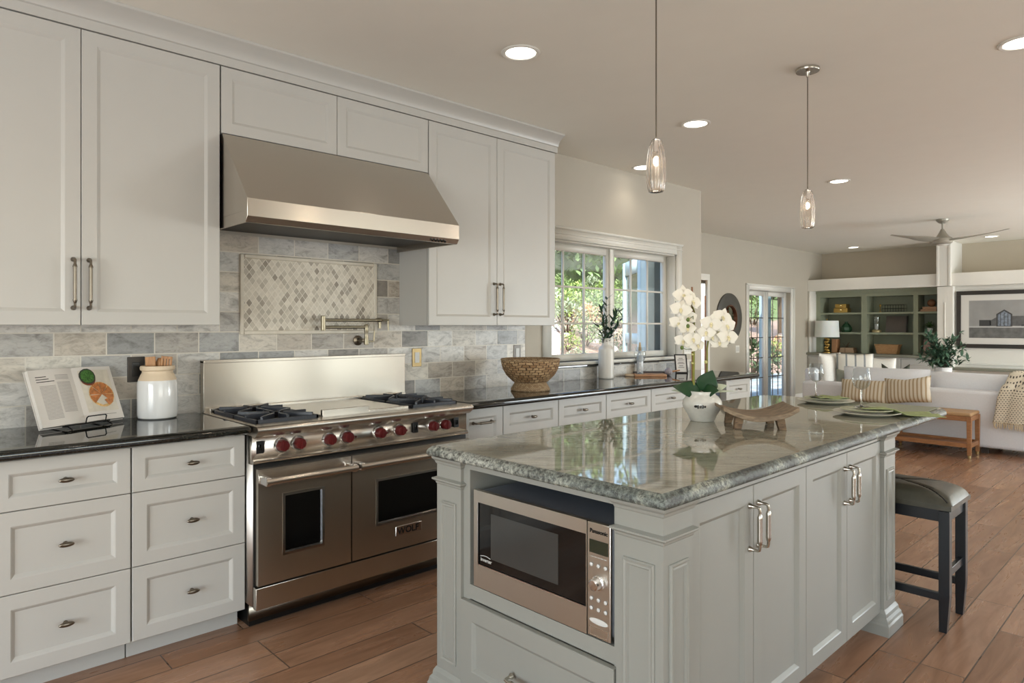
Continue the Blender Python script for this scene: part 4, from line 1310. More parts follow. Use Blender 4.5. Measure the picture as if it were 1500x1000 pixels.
MB().tube([s1 + rgt * 0.003 - fwd * 0.008 + upv * 0.10, s1 + rgt * 0.003 - fwd * 0.009 + upv * 0.36, s1 + rgt * 0.006 - fwd * 0.008 + upv * 0.50, s1 - rgt * 0.01 - fwd * 0.01 + upv * 0.55, s1 - rgt * 0.05 - fwd * 0.012 + upv * 0.57], [0.0062, 0.006, 0.004, 0.003, 0.0022], 10).build('stem', M_stem, t, local=True)
MB().tube([s2 + rgt * 0.006 - fwd * 0.008 + upv * 0.10, s2 + rgt * 0.006 - fwd * 0.008 + upv * 0.33, s2 + rgt * 0.02 - fwd * 0.01 + upv * 0.44, s2 + rgt * 0.06 - fwd * 0.01 + upv * 0.48, s2 + rgt * 0.10 - fwd * 0.012 + upv * 0.46], [0.0042, 0.004, 0.003, 0.0026, 0.002], 10).build('stem', M_stem, t, local=True)
b = MB()
for z in (0.26, 0.30): b.lathe([(0.008, z), (0.0095, z + 0.002), (0.0095, z + 0.007), (0.008, z + 0.009)], s1 + rgt * 0.002 - fwd * 0.005, 12)
b.lathe([(0.007, 0.262), (0.009, 0.266), (0.009, 0.272), (0.007, 0.276)], s2 + rgt * 0.003 - fwd * 0.004, 12)
b.build('tie', mat('clear_tie', S(196, 190, 120), 0.3), t, local=True)
M_petal = mat('white_petal', S(232, 228, 216), 0.5, var=0.02, Subsurface_Weight=0.25, Subsurface_Radius=(0.02, 0.02, 0.015))
M_lip = mat('cream_lip', S(222, 212, 172), 0.5, var=0.15, scale=60)


def flower(c, face, r, roll=0.0):
    face = Vector(face).normalized()
    u = face.cross(Vector((0, 0, 1))).normalized(); v = u.cross(face)
    b = MB()
    for k, (a, L, W) in enumerate(((90, 1.0, 0.72), (210, 0.95, 0.66), (330, 0.95, 0.66), (8, 1.05, 1.12), (172, 1.05, 1.12))):
        a = math.radians(a) + roll
        d = u * math.cos(a) + v * math.sin(a)
        b.leaf(Vector(c) + face * (0.003 if k > 2 else -0.002), d + face * 0.12, r * L, r * W, up=face, curl=0.18 + 0.05 * k % 0.1, fold=0.12, n=6)
    f = b.build('flower', M_petal, t, local=True, smooth=80, subsurf=1)
    l = MB()
    l.ball(Vector(c) + face * 0.008, 0.006, 10, 6)
    l.leaf(Vector(c) + face * 0.006, -v * 0.8 + face * 0.5, r * 0.42, r * 0.3, up=face, fold=0.5)
    l.build('lip', M_lip, f, local=True, smooth=60)


fr_ = -fwd
for (a, z, s, fa, rr) in [(-0.092, 0.575, 0.050, 0.2, 0), (-0.055, 0.545, 0.044, 0.5, 0.3), (-0.105, 0.51, 0.050, -0.4, 0.2), (-0.07, 0.47, 0.046, 0.3, -0.2), (-0.115, 0.445, 0.046, -0.3, 0.4), (-0.08, 0.425, 0.042, 0.1, 0.1),
                          (-0.055, 0.375, 0.046, 0.4, 0.0), (-0.095, 0.365, 0.042, -0.5, 0.3), (-0.03, 0.345, 0.040, 0.6, -0.2)]:
    flower(rgt * a - fwd * (0.028 + 0.012 * math.sin(a * 300)) + upv * z, fr_ + rgt * fa * 0.6 + upv * 0.1, s, rr)
for (a, z, s, fa, rr) in [(0.030, 0.445, 0.050, -0.5, 0.2), (0.010, 0.405, 0.042, -0.7, 0.1), (0.082, 0.475, 0.046, 0.2, 0.4), (0.100, 0.435, 0.048, 0.5, -0.2), (0.070, 0.405, 0.048, -0.1, 0.3), (0.105, 0.385, 0.050, 0.3, 0.1), (0.072, 0.360, 0.044, -0.3, 0.0), (0.035, 0.385, 0.040, 0.2, 0.2)]:
    flower(rgt * a - fwd * (0.024 + 0.014 * math.sin(a * 260)) + upv * z, fr_ + rgt * fa * 0.6 + upv * 0.05, s, rr)
b = MB()
for a, z in ((-0.085, 0.463), (-0.085, 0.435), (-0.112, 0.338)): b.ball(rgt * a - fwd * 0.075 + upv * z, (0.008, 0.008, 0.010), 12, 8)
b.tube([s1 - fwd * 0.01 + upv * 0.33, -rgt * 0.09 - fwd * 0.06 + upv * 0.33, -rgt * 0.112 - fwd * 0.075 + upv * 0.338], 0.002, 6)
b.tube([s1 - fwd * 0.01 + upv * 0.44, -rgt * 0.05 - fwd * 0.03 + upv * 0.48, -rgt * 0.085 - fwd * 0.075 + upv * 0.463], 0.0016, 6)
b.build('bud', mat('green_bud', S(92, 112, 48), 0.4), t, local=True)

# wooden tray: a curved slab on four splayed legs
t = thing('wooden_tray', 'curved rustic wooden tray on four short legs beside the orchid pot', 'tray', (2.185, 2.765, CT), math.radians(40))
M_tray = wood('rustic_tray_wood', S(146, 126, 100), S(92, 74, 56), (3, 9, 9), 7, 0.55, 0.3)
M_traye = wood('rough_tray_edge', S(136, 110, 82), S(70, 54, 40), (4, 8, 16), 9, 0.7, 0.5)
R = []
for k in range(17):
    s = -1 + 2 * k / 16
    x = 0.155 * s
    z = 0.034 + 0.046 * abs(s) ** 2.0
    w = 0.125 - 0.006 * math.sin(7 * s)
    th = 0.022 - 0.004 * abs(s)
    R.append([(x, -w, z), (x, w, z), (x, w * 0.98, z + th), (x, w * 0.5, z + th - 0.004), (x, -w * 0.5, z + th - 0.004), (x, -w * 0.98, z + th)])
MB().rings(R).build('tray', M_tray, t, local=True, bevel=0.002)
for x in (-0.082, 0.082):
    for y in (-0.085, 0.085):
        sx = 1 if x > 0 else -1; sy = 1 if y > 0 else -1
        MB().rings([[(x * 1.12 + a * 0.015, y * 1.1 + c * 0.015, 0.0) for a, c in ((-1, -1), (1, -1), (1, 1), (-1, 1))], [(x + a * 0.018, y + c * 0.018, 0.050) for a, c in ((-1, -1), (1, -1), (1, 1), (-1, 1))]]).build('leg', M_traye, t, local=True, bevel=0.002)

M_plate = mat('sage_white_stoneware', S(206, 206, 192), 0.25, var=0.02)
M_plate2 = mat('sage_stoneware', S(176, 182, 156), 0.28, var=0.04, scale=20)
M_linen = mat('sage_linen', S(150, 160, 112), 0.85, var=0.08, scale=60, bump=0.2)
M_runner = mat('grey_green_linen', S(150, 152, 132), 0.9, var=0.06, scale=120, bump=0.2)


def plate(loc, r, label, cat, m, group, h=0.018):
    o = MB().lathe([(0.002, 0.0), (r * 0.62, 0.0), (r * 0.70, 0.004), (r * 0.96, h - 0.003), (r, h), (r * 0.98, h + 0.002), (r * 0.70, 0.009), (r * 0.60, 0.006), (0.002, 0.006)], (0, 0, 0), 56).build('dinner_plate', m, None, smooth=60)
    o.location = loc
    return tag(o, label, cat, group)


P1 = (2.055, 3.880); P2 = (2.395, 3.505)
mt = tag(MB().box(-0.16, 0.16, -0.23, 0.23, 0.0, 0.002).build('placemat', M_runner), 'grey-green linen placemat at the right rear corner of the island', 'placemat')
mt.location = (2.40, 3.86, CT)
plate((P1[0], P1[1], CT), 0.148, 'large pale plate at the bottom of the far place setting', 'plate', M_plate, 'pale plates')
plate((P1[0], P1[1], CT + 0.0195), 0.115, 'smaller sage plate on top of the far place setting', 'plate', M_plate2, 'sage plates', 0.010)
plate((P2[0], P2[1], CT), 0.150, 'large pale plate at the bottom of the near place setting', 'plate', M_plate, 'pale plates')
plate((P2[0], P2[1], CT + 0.0195), 0.118, 'smaller sage plate on top of the near place setting', 'plate', M_plate2, 'sage plates', 0.010)


def napkin(f, n1, n2, label, loc):
    o = MB().grid(f, n1, n2).build('napkin', M_linen, None, smooth=70, solid=0.003)
    o.location = loc
    return tag(o, label, 'napkin', 'sage napkins')


cz, sz = math.cos(0.75), math.sin(0.75)


def nap1(s, q):
    x = (s - 0.5) * 0.16; y = (q - 0.5) * 0.14
    return (x * cz - y * sz, x * sz + y * cz, 0.034 + 0.004 * math.sin(9 * s + 4 * q))


def nap2(s, q):
    a = s * 0.34
    x = 0.0 + a
    y = (q - 0.5) * (0.06 + 0.16 * s)
    ripple = 0.006 * math.sin(16 * q + 3 * s) * (0.3 + s)
    if a < 0.125: z = 0.034 + ripple * 0.4
    elif a < 0.19: z = 0.034 - 0.030 * (a - 0.125) / 0.065 + ripple * 0.5 + 0.002
    else: z = 0.006 + max(0, ripple)
    ca, sa = math.cos(0.72), math.sin(0.72)
    return (x * ca - y * sa - 0.02, x * sa + y * ca - 0.02, max(z, 0.005))


napkin(nap1, 14, 12, 'folded sage napkin lying on the far place setting', (P1[0] + 0.02, P1[1] + 0.01, CT))
napkin(nap2, 26, 16, 'sage napkin draped off the near plate onto the granite', (P2[0], P2[1], CT))
wine_glass((2.01, 3.86, CT + 0.0345), 0.96, 'wine glass standing on the far place setting', 'wine glasses')
wine_glass((2.365, 3.525, CT + 0.0345), 0.99, 'wine glass standing on the near place setting', 'wine glasses')

# ------------------------------------------------------------------ bar stool
t = thing('bar_stool', 'black backless bar stool with a padded leather seat at the island', 'stool', (2.535, 3.545, 0))
M_ebony = mat('black_lacquered_wood', S(24, 26, 30), 0.3, var=0.05)
M_leather = mat('black_leather', S(66, 64, 54), 0.3, var=0.12, scale=40, bump=0.12)
SX0, SX1, SY0, SY1 = 2.29, 2.772, 3.385, 3.705
for x in (SX0 + 0.022, SX1 - 0.022):
    for y in (SY0 + 0.022, SY1 - 0.022):
        ox = 0.0; w = 0.021
        s_ = 1 if x > 2.5 else -1
        MB().rings([[(x - s_ * 0.006 + a * 0.015, y + c * 0.015, 0) for a, c in ((-1, -1), (1, -1), (1, 1), (-1, 1))], [(x + a * w, y + c * w, 0.16) for a, c in ((-1, -1), (1, -1), (1, 1), (-1, 1))], [(x + a * w, y + c * w, 0.535) for a, c in ((-1, -1), (1, -1), (1, 1), (-1, 1))]]).build('leg', M_ebony, t, smooth=0, bevel=0.002)
b = MB()
b.box(SX0 + 0.04, SX1 - 0.04, SY0 + 0.010, SY0 + 0.034, 0.485, 0.540).box(SX0 + 0.04, SX1 - 0.04, SY1 - 0.034, SY1 - 0.010, 0.485, 0.540)
b.box(SX0 + 0.010, SX0 + 0.034, SY0 + 0.04, SY1 - 0.04, 0.485, 0.540).box(SX1 - 0.034, SX1 - 0.010, SY0 + 0.04, SY1 - 0.04, 0.485, 0.540)
b.build('apron', M_ebony, t, bevel=0.002)
for y in (SY0 + 0.022, SY1 - 0.022):
    MB().box(SX0 + 0.04, SX1 - 0.04, y - 0.010, y + 0.010, 0.135, 0.170).build('stretcher', M_ebony, t, bevel=0.002)
for x in (SX0 + 0.022, SX1 - 0.022):
    MB().box(x - 0.010, x + 0.010, SY0 + 0.04, SY1 - 0.04, 0.235, 0.270).build('stretcher', M_ebony, t, bevel=0.002)
nx, ny = 16, 12
def seat_top(s, q):
    a, c = 2 * s - 1, 2 * q - 1
    e = (1 - abs(a) ** 5) ** 0.5 * (1 - abs(c) ** 5) ** 0.5 if abs(a) < 1 and abs(c) < 1 else 0
    seam = min(abs(a - c * 1.0), abs(a + c * 1.0))
    z = 0.560 + 0.062 * e - 0.006 * math.exp(-(seam / 0.06) ** 2)
    return ((SX0 + SX1) / 2 + a * ((SX1 - SX0) / 2 + 0.008), (SY0 + SY1) / 2 + c * ((SY1 - SY0) / 2 + 0.008), z)
b = MB().grid(seat_top, 40, 32)
x0, x1, y0, y1 = SX0 - 0.008, SX1 + 0.008, SY0 - 0.008, SY1 + 0.008
b.box(x0, x1, y0, y1, 0.540, 0.561)
b.build('seat', M_leather, t, smooth=60)
b = MB()
for sg in (1, -1):
    pts = []
    for k in range(21):
        a_ = -0.93 + 1.86 * k / 20
        p_ = seat_top((a_ + 1) / 2, (sg * a_ + 1) / 2)
        pts.append((p_[0], p_[1], p_[2] + 0.0015))
    b.tube(pts, 0.0032, 6)
b.build('seam_piping', M_ebony, t)

# ------------------------------------------------------------------ ceiling lights, pendants, fan
def downlight(x, y, label, watt=6):
    t = thing('recessed_light', label, 'ceiling light', (x, y, CEIL), group='recessed ceiling lights')
    MB().lathe([(0.076, CEIL - 0.001), (0.098, CEIL - 0.001), (0.098, CEIL - 0.004), (0.090, CEIL - 0.008), (0.078, CEIL - 0.006), (0.074, CEIL - 0.002)], (x, y, 0), 32, closed=True).build('trim_ring', M_trim, t)
    MB().lathe([(0.001, CEIL - 0.003), (0.0755, CEIL - 0.003), (0.0755, CEIL - 0.001), (0.001, CEIL - 0.001)], (x, y, 0), 32).build('lens', M_lamp, t)
    light('downlight', 'SPOT', (x, y, CEIL - 0.012), watt, (1.0, 0.9, 0.76), spot_size=math.radians(125), spot_blend=0.7, shadow_soft_size=0.06)


downlight(1.187, 2.32, 'recessed ceiling light nearest the camera, above the range aisle')
downlight(1.165, 3.987, 'recessed ceiling light between the two hanging pendants in the photo')
downlight(0.193, 4.76, 'recessed ceiling light close to the window wall, behind the near pendant')
downlight(1.145, 6.543, 'recessed ceiling light just right of the far pendant shade')
downlight(2.932, 3.978, 'recessed ceiling light at the right edge of the photo')
downlight(-0.721, 12.242, 'small recessed ceiling light near the far left built-in shelves', 8)
downlight(1.248, 12.265, 'small recessed ceiling light just behind the fan blade', 8)


def pendant(x, y, label):
    t = thing('pendant_light', label, 'pendant lamp', (x, y, CEIL), group='fluted glass pendants over the island')
    b = MB()
    b.lathe([(0.002, CEIL - 0.016), (0.058, CEIL - 0.016), (0.060, CEIL - 0.012), (0.060, CEIL - 0.001), (0.002, CEIL - 0.001)], (x, y, 0), 36)
    b.lathe([(0.002, CEIL - 0.045), (0.006, CEIL - 0.045), (0.009, CEIL - 0.022), (0.012, CEIL - 0.016), (0.002, CEIL - 0.016)], (x, y, 0), 20)
    b.build('canopy', M_nickel, t)
    MB().tube([(x, y, CEIL - 0.04), (x, y, 2.062)], 0.0028, 8).build('cord', M_dknickel, t)
    MB().lathe([(0.002, 2.075), (0.007, 2.074), (0.010, 2.06), (0.010, 2.02), (0.002, 2.018)], (x, y, 0), 16).build('socket', M_chrome, t)
    o = [(0.012, 2.070), (0.020, 2.062), (0.028, 2.035), (0.034, 1.995), (0.0365, 1.955), (0.0355, 1.91), (0.031, 1.878), (0.026, 1.866)]
    i = [(0.021, 1.866), (0.025, 1.880), (0.0295, 1.912), (0.0305, 1.955), (0.028, 1.995), (0.022, 2.033), (0.014, 2.058), (0.011, 2.066)]
    MB().lathe(o + i, (x, y, 0), 72, flute=0.05, nf=12, closed=True).build('glass_shade', M_pglass, t, smooth=70)
    MB().ball((x, y, 1.985), (0.009, 0.009, 0.02), 14, 10).build('bulb', M_bulb, t)
    light('pendant_bulb', 'POINT', (x, y, 1.84), 2.5, (1.0, 0.8, 0.58), shadow_soft_size=0.02)


pendant(2.08, 2.178, 'fluted glass pendant hanging nearest the camera over the island')
pendant(2.085, 3.565, 'fluted glass pendant hanging farther back over the island')

FX, FY = 1.19, 9.85
t = thing('ceiling_fan', 'silver grey three-blade ceiling fan in the living room', 'ceiling fan', (FX, FY, CEIL))
M_fan = mat('silver_fan_metal', S(168, 164, 152), 0.38, 0.4, var=0.02)
MB().lathe([(0.002, 2.655), (0.03, 2.656), (0.05, 2.668), (0.07, 2.69), (0.072, 2.709), (0.002, 2.709)], (FX, FY, 0), 32).build('canopy', M_fan, t)
MB().tube([(FX, FY, 2.66), (FX, FY, 2.57)], 0.012, 12).build('downrod', M_fan, t)
MB().lathe([(0.002, 2.585), (0.02, 2.583), (0.045, 2.53), (0.068, 2.492), (0.085, 2.482), (0.112, 2.462), (0.118, 2.435), (0.105, 2.405), (0.085, 2.392), (0.002, 2.388)], (FX, FY, 0), 36).build('motor_housing', M_fan, t)
MB().lathe([(0.002, 2.374), (0.05, 2.376), (0.075, 2.388), (0.002, 2.392)], (FX, FY, 0), 32).build('light_cover', mat('frosted_white', S(226, 224, 216), 0.4), t)
base_a = math.radians(13.5)
for k in range(3):
    a = base_a + math.radians(-20 + 120 * k)
    rise = (0.045, 0.0, 0.035)[k]
    R = []
    for j in range(13):
        s = j / 12
        r = 0.07 + 0.64 * s
        w = (0.060 + 0.030 * math.sin(PI * min(1, s * 1.6))) * (1 - 0.62 * s ** 2.2)
        tw_ = math.radians(12 * (1 - s) + 5)
        off = 0.02 * math.sin(PI * s)
        z = 2.442 + 0.02 * s + rise * s * s
        th = 0.011 * (1 - 0.6 * s)
        ring = []
        for q in range(10):
            al = 2 * PI * q / 10
            u = w * math.cos(al) + off; v = th * math.sin(al)
            yy = u * math.cos(tw_) - v * math.sin(tw_); zz = u * math.sin(tw_) + v * math.cos(tw_)
            ring.append((FX + r * math.cos(a) - yy * math.sin(a), FY + r * math.sin(a) + yy * math.cos(a), z + zz))
        R.append(ring)
    MB().rings(R).build('blade', M_fan, t, smooth=60)

# ------------------------------------------------------------------ round mirror
t = thing('round_mirror', 'round mirror with a wide dark grey frame on the living room wall', 'mirror', (-1.57, 9.492, 1.466))
MB().lathe([(0.20, -1.569), (0.386, -1.569), (0.386, -1.552), (0.375, -1.545), (0.215, -1.535), (0.20, -1.54)], (0, 9.492, 1.466), 64, axis='x', closed=True).build('frame', mat('dark_grey_frame', S(74, 72, 66), 0.5, var=0.1), t)
MB().lathe([(0.192, -1.560), (0.203, -1.560), (0.203, -1.531), (0.192, -1.531)], (0, 9.492, 1.466), 64, axis='x', closed=True).build('reflected_ring', mat('brown_reflection', S(112, 72, 48), 0.4, 0.4), t)  # brown ring painted in as a reflection in the mirror, not a rim
MB().lathe([(0.001, -1.565), (0.195, -1.565), (0.195, -1.560), (0.001, -1.560)], (0, 9.492, 1.466), 64, axis='x').build('mirror_glass', mat('silver_mirror', S(230, 230, 230), 0.02, 1.0, var=0), t)

# ------------------------------------------------------------------ built-in wall at the far end
M_sage = mat('sage_green_paint', S(140, 146, 125), 0.5, var=0.02)
M_sagec = mat('sage_counter_paint', S(126, 126, 112), 0.45, var=0.03)
MB().box(-1.57, 0.50, 12.40, 13.05, 1.985, 2.19).build('trim_5', M_trim, bevel=0.006, **st)
MB().box(0.70, 7.2, 12.40, 13.05, 1.98, 2.19).build('trim_6', M_trim, bevel=0.006, **st)
b = MB().box(0.50, 0.70, 12.36, 13.05, 1.985, CEIL).box(0.50, 0.535, 12.352, 12.36, 1.985, CEIL).box(0.665, 0.70, 12.352, 12.36, 1.985, CEIL)
b.build('trim_7', M_trim, bevel=0.004, **st)
b = MB().box(0.50, 0.72, 12.40, 13.05, 0.0, 1.98).box(0.60, 0.615, 12.392, 12.40, 0.9, 1.72)
b.build('trim_8', M_trim, bevel=0.003, **st)
MB().box(-1.57, -1.52, 12.40, 13.05, 0.862, 1.985).build('trim_9', M_trim, **st)
MB().box(0.72, 7.2, 12.52, 13.05, 0.0, 1.98).build('wall_fireplace', M_trim, smooth=0, **st)
tag(MB().box(0.74, 4.6, 12.26, 12.52, 0.655, 0.695).build('mantel_shelf', M_sagec, None, bevel=0.004), 'long sage green shelf below the framed landscape print', 'shelf')
b = MB()
for z0, z1 in ((0.74, 0.775), (1.93, 1.965)): b.box(0.76, 4.6, 12.505, 12.52, z0, z1)
b.build('trim_10', M_trim, bevel=0.003, **st)

BX0, BX1, BYF, BYB = -1.52, 0.50, 12.66, 13.045
t = thing('built_in_bookcase', 'sage green built-in bookcase of three bays at the far wall', 'bookcase', ((BX0 + BX1) / 2, 12.85, 0.862))
b = MB()
bays = [(-1.44, -0.735), (-0.645, 0.085), (0.157, 0.450)]
b.box(BX0, bays[0][0], BYF, BYB, 0.862, 1.984).box(bays[0][1], bays[1][0], BYF, BYB, 0.862, 1.984).box(bays[1][1], bays[2][0], BYF, BYB, 0.862, 1.984).box(bays[2][1], BX1, BYF, BYB, 0.862, 1.984)
for x0, x1 in bays: b.box(x0, x1, BYF, BYB, 1.868, 1.984)
b.box(BX0, BX1, BYF - 0.02, BYF, 1.935, 1.984)
b.build('frame', M_sage, t, smooth=0)
MB().box(BX0 + 0.02, BX1 - 0.02, BYB - 0.02, BYB - 0.001, 0.862, 1.90).build('back_panel', M_sage, t, smooth=0)
for x0, x1 in bays:
    for z in (1.572, 1.218): MB().box(x0, x1, BYF + 0.005, BYB - 0.02, z - 0.018, z + 0.016).build('shelf', M_sage, t, smooth=0)
tag(MB().box(-1.57, 0.498, 12.33, 13.04, 0.822, 0.861).build('cabinet_top', M_sagec, None, bevel=0.004), 'sage green counter under the built-in bookcase', 'countertop')
t = thing('built_in_cabinet', 'low white built-in cabinet with arched doors under the bookcase', 'cabinet', (-0.53, 12.7, 0))
MB().box(-1.569, 0.497, 12.38, 13.04, 0.0, 0.821).build('carcass', M_white, t, smooth=0)
for x0, x1 in ((-1.53, -1.03), (-1.02, -0.53), (-0.50, -0.02), (-0.01, 0.47)):
    d = MB().box(x0, x1, 12.36, 12.38, 0.10, 0.79).build('door', M_white, t, bevel=0.002)
    arch = [(x0 + 0.07, 0.17), (x1 - 0.07, 0.17), (x1 - 0.07, 0.66)]
    for k in range(1, 12):
        a = PI * k / 12
        xm = (x0 + x1) / 2
        arch.append((xm + (x1 - x0 - 0.14) / 2 * math.cos(a), 0.66 + 0.06 * math.sin(a)))
    arch.append((x0 + 0.07, 0.66))
    cx_, cz_ = (x0 + x1) / 2, 0.42
    R = []
    for s_, y in ((1.0, 12.36), (0.985, 12.352), (0.95, 12.356), (0.93, 12.350)): R.append([(cx_ + (p[0] - cx_) * s_, y, cz_ + (p[1] - cz_) * s_) for p in arch])
    MB().rings(R, cap0=False).build('arched_panel', M_white, d, smooth=0)

SH = {1: 1.588, 2: 1.234, 3: 0.861}
YB = 12.82
M_gold = mat('gold_brass', S(168, 138, 72), 0.35, 0.7, var=0.1)


def gift(x0, x1, z0, z1, label):
    t = thing('gold_box', label, 'box', ((x0 + x1) / 2, YB, z0), group='gold boxes on the top shelf')
    MB().box(x0, x1, YB - 0.09, YB + 0.09, z0, z1).build('box_body', M_gold, t, bevel=0.004)
    xm = (x0 + x1) / 2
    MB().ball((xm, YB - 0.095, (z0 + z1) / 2 + 0.01), (0.018, 0.008, 0.022), 10, 8).build('clasp', mat('bright_brass', S(230, 206, 140), 0.2, 0.9), t)


gift(-1.235, -0.995, SH[1], SH[1] + 0.082, 'lower gold clasped box on the top left bookcase shelf')
gift(-1.21, -1.02, SH[1] + 0.083, SH[1] + 0.158, 'upper gold clasped box on the top left bookcase shelf')
t = thing('green_vase', 'faceted dark green vase on the middle left bookcase shelf', 'vase', (-1.045, YB, SH[2]))
MB().lathe([(0.002, 0), (0.075, 0), (0.098, 0.04), (0.098, 0.085), (0.055, 0.145), (0.028, 0.165), (0.030, 0.19), (0.018, 0.19), (0.016, 0.165), (0.002, 0.16)], (0, 0, 0), 8).build('body', mat('green_glass_glaze', S(52, 84, 62), 0.2, var=0.1), t, local=True, smooth=0)
t = thing('standing_book', 'tan bound book standing upright at the lower left of the bookcase', 'book', (-1.224, YB, SH[3]))
MB().box(-0.042, 0.042, -0.10, 0.08, 0, 0.245).build('cover', mat('tan_book_cloth', S(176, 130, 92), 0.6), t, local=True, bevel=0.003)
MB().box(-0.036, 0.036, -0.096, 0.082, 0.004, 0.247).build('pages', M_paper, t, local=True)
for k in range(2):
    t = thing('kraft_book', 'kraft paper book tied with ribbon, %s of the pair lying in the lower left bay' % ('bottom' if k == 0 else 'top'), 'book', (-1.01, YB, SH[3] + 0.046 * k))
    MB().box(-0.125 + 0.01 * k, 0.125 - 0.01 * k, -0.09, 0.09, 0, 0.045).build('cover', mat('kraft_paper', S(178, 150, 122), 0.7), t, local=True, bevel=0.003)
    MB().box(-0.03, -0.02, -0.092, 0.092, -0.0 + 0.001, 0.0455).build('ribbon', mat('twine_ribbon', S(128, 96, 72), 0.8), t, local=True)
t = thing('ribbon_bow', 'loose brown ribbon bow on the tied kraft books', 'bow', (-1.035, YB - 0.03, SH[3] + 0.0925))
b = MB()
for d in ((-0.09, -0.02, 0.05), (0.09, -0.02, 0.06), (-0.05, -0.03, 0.09), (0.06, -0.02, 0.11), (0.14, -0.02, 0.02)):
    v = Vector(d)
    b.leaf((0, 0, 0.002), v, v.length, 0.03, curl=0.1)
b.build('loops', mat('brown_ribbon', S(96, 74, 56), 0.7), t, local=True, solid=0.002)
t = thing('wire_basket', 'low dark wire basket on the top middle bookcase shelf', 'basket', (-0.25, YB, SH[1]))
b = MB()
for z in (0.004, 0.065, 0.125): b.tube([(-0.17, -0.08, z), (0.17, -0.08, z), (0.17, 0.08, z), (-0.17, 0.08, z), (-0.17, -0.08, z)], 0.003, 6)
for k in range(9): b.tube([(-0.17 + 0.0425 * k, -0.08, 0.004), (-0.17 + 0.0425 * k, -0.08, 0.125)], 0.002, 6).tube([(-0.17 + 0.0425 * k, 0.08, 0.004), (-0.17 + 0.0425 * k, 0.08, 0.125)], 0.002, 6)
for k in range(9): b.tube([(-0.17 + 0.0425 * k, -0.08, 0.004), (-0.17 + 0.0425 * k, 0.08, 0.004)], 0.002, 6)
b.build('wire_frame', M_wire, t, local=True)
t = thing('small_finial', 'tiny brass finial ornament beside the wire basket on the top shelf', 'ornament', (-0.47, YB - 0.02, SH[1]))
MB().lathe([(0.002, 0), (0.03, 0), (0.03, 0.006), (0.006, 0.015), (0.006, 0.09), (0.016, 0.105), (0.018, 0.12), (0.010, 0.14), (0.002, 0.145)], (0, 0, 0), 16).build('body', M_gold, t, local=True)
t = thing('glass_lantern', 'glass hurricane candle holder on the middle bookcase shelf', 'candle holder', (-0.53, YB - 0.02, SH[2]))
MB().lathe([(0.002, 0), (0.075, 0), (0.078, 0.03), (0.055, 0.05), (0.002, 0.05)], (0, 0, 0), 24).build('base', mat('pale_brass_base', S(176, 160, 118), 0.4, 0.5), t, local=True)
MB().lathe([(0.048, 0.05), (0.055, 0.12), (0.058, 0.27), (0.055, 0.27), (0.052, 0.12), (0.045, 0.052)], (0, 0, 0), 28, closed=True).build('glass_cylinder', M_wglass, t, local=True)
MB().lathe([(0.002, 0.05), (0.028, 0.05), (0.028, 0.15), (0.002, 0.15)], (0, 0, 0), 16).build('candle', M_ivory, t, local=True)
t = thing('leaning_picture', 'dark framed picture leaning on the middle bookcase shelf', 'picture frame', (-0.235, YB + 0.05, SH[2]))
TP = Matrix.Rotation(math.radians(-10), 4, 'X')
MB().box(-0.17, 0.15, -0.006, 0.006, 0, 0.29).xform(TP).build('panel', mat('grey_brown_print', S(92, 84, 78), 0.35, var=0.1, scale=8), t, local=True, smooth=0)
MB().box(0.15, 0.172, -0.01, 0.008, 0, 0.292).xform(TP).build('frame_edge', M_blackp, t, local=True, smooth=0)
t = thing('willow_basket', 'rectangular tan basket in the bottom middle bookcase bay', 'basket', (-0.345, YB - 0.02, SH[3]))
M_willow = wood('willow_weave', S(186, 146, 100), S(140, 100, 62), (6, 6, 30), 6, 0.7, 0.4)
b = MB()
R = []
for s_, z in ((0.155, 0.0), (0.19, 0.155)): R.append([(-s_, -0.09, z), (s_, -0.09, z), (s_, 0.09, z), (-s_, 0.09, z)])
R.append([(-0.18, -0.08, 0.155), (0.18, -0.08, 0.155), (0.18, 0.08, 0.155), (-0.18, 0.08, 0.155)]); R.append([(-0.15, -0.07, 0.02), (0.15, -0.07, 0.02), (0.15, 0.07, 0.02), (-0.15, 0.07, 0.02)])
b.rings(R).build('basket_body', M_willow, t, local=True, bevel=0.005)
b = MB().tube([(-0.19, -0.092, 0.156), (0.19, -0.092, 0.156), (0.19, 0.092, 0.156), (-0.19, 0.092, 0.156), (-0.19, -0.092, 0.156)], 0.008, 8)
b.build('rim', M_willow, t, local=True)
tag(MB().box(0.168, 0.408, YB - 0.08, YB + 0.09, SH[1], SH[1] + 0.04).box(0.20, 0.408, YB - 0.08, YB + 0.09, SH[1] + 0.0405, SH[1] + 0.082).build('wooden_box', mat('salmon_wood_box', S(176, 136, 104), 0.6), None, bevel=0.003), 'stepped tan wooden box on the top right bookcase shelf', 'box')
t = thing('wooden_sphere', 'brown carved wooden sphere on the tan box of the top right shelf', 'ornament', (0.315, YB, SH[1] + 0.0825))
MB().ball((0, 0, 0.063), 0.063, 20, 14).build('sphere', wood('carved_wood', S(160, 112, 76), S(120, 80, 52), (2, 2, 8), 14, 0.5, 0.3), t, local=True)
t = thing('small_potted_plant', 'small green plant in a white pot on the right bookcase shelf', 'plant', (0.30, YB - 0.03, SH[2]))
MB().lathe([(0.002, 0), (0.036, 0), (0.046, 0.08), (0.042, 0.08), (0.002, 0.07)], (0, 0, 0), 24).build('pot', M_ceram, t, local=True)
b = MB(); rnd = random.Random(9)
for k in range(90):
    d = Vector((rnd.gauss(0, 1), rnd.gauss(0, 1), rnd.uniform(0.1, 1.4))).normalized()
    b.leaf(Vector((0, 0, 0.075)) + d * rnd.uniform(0.02, 0.09), d, rnd.uniform(0.03, 0.05), 0.025, curl=0.3)
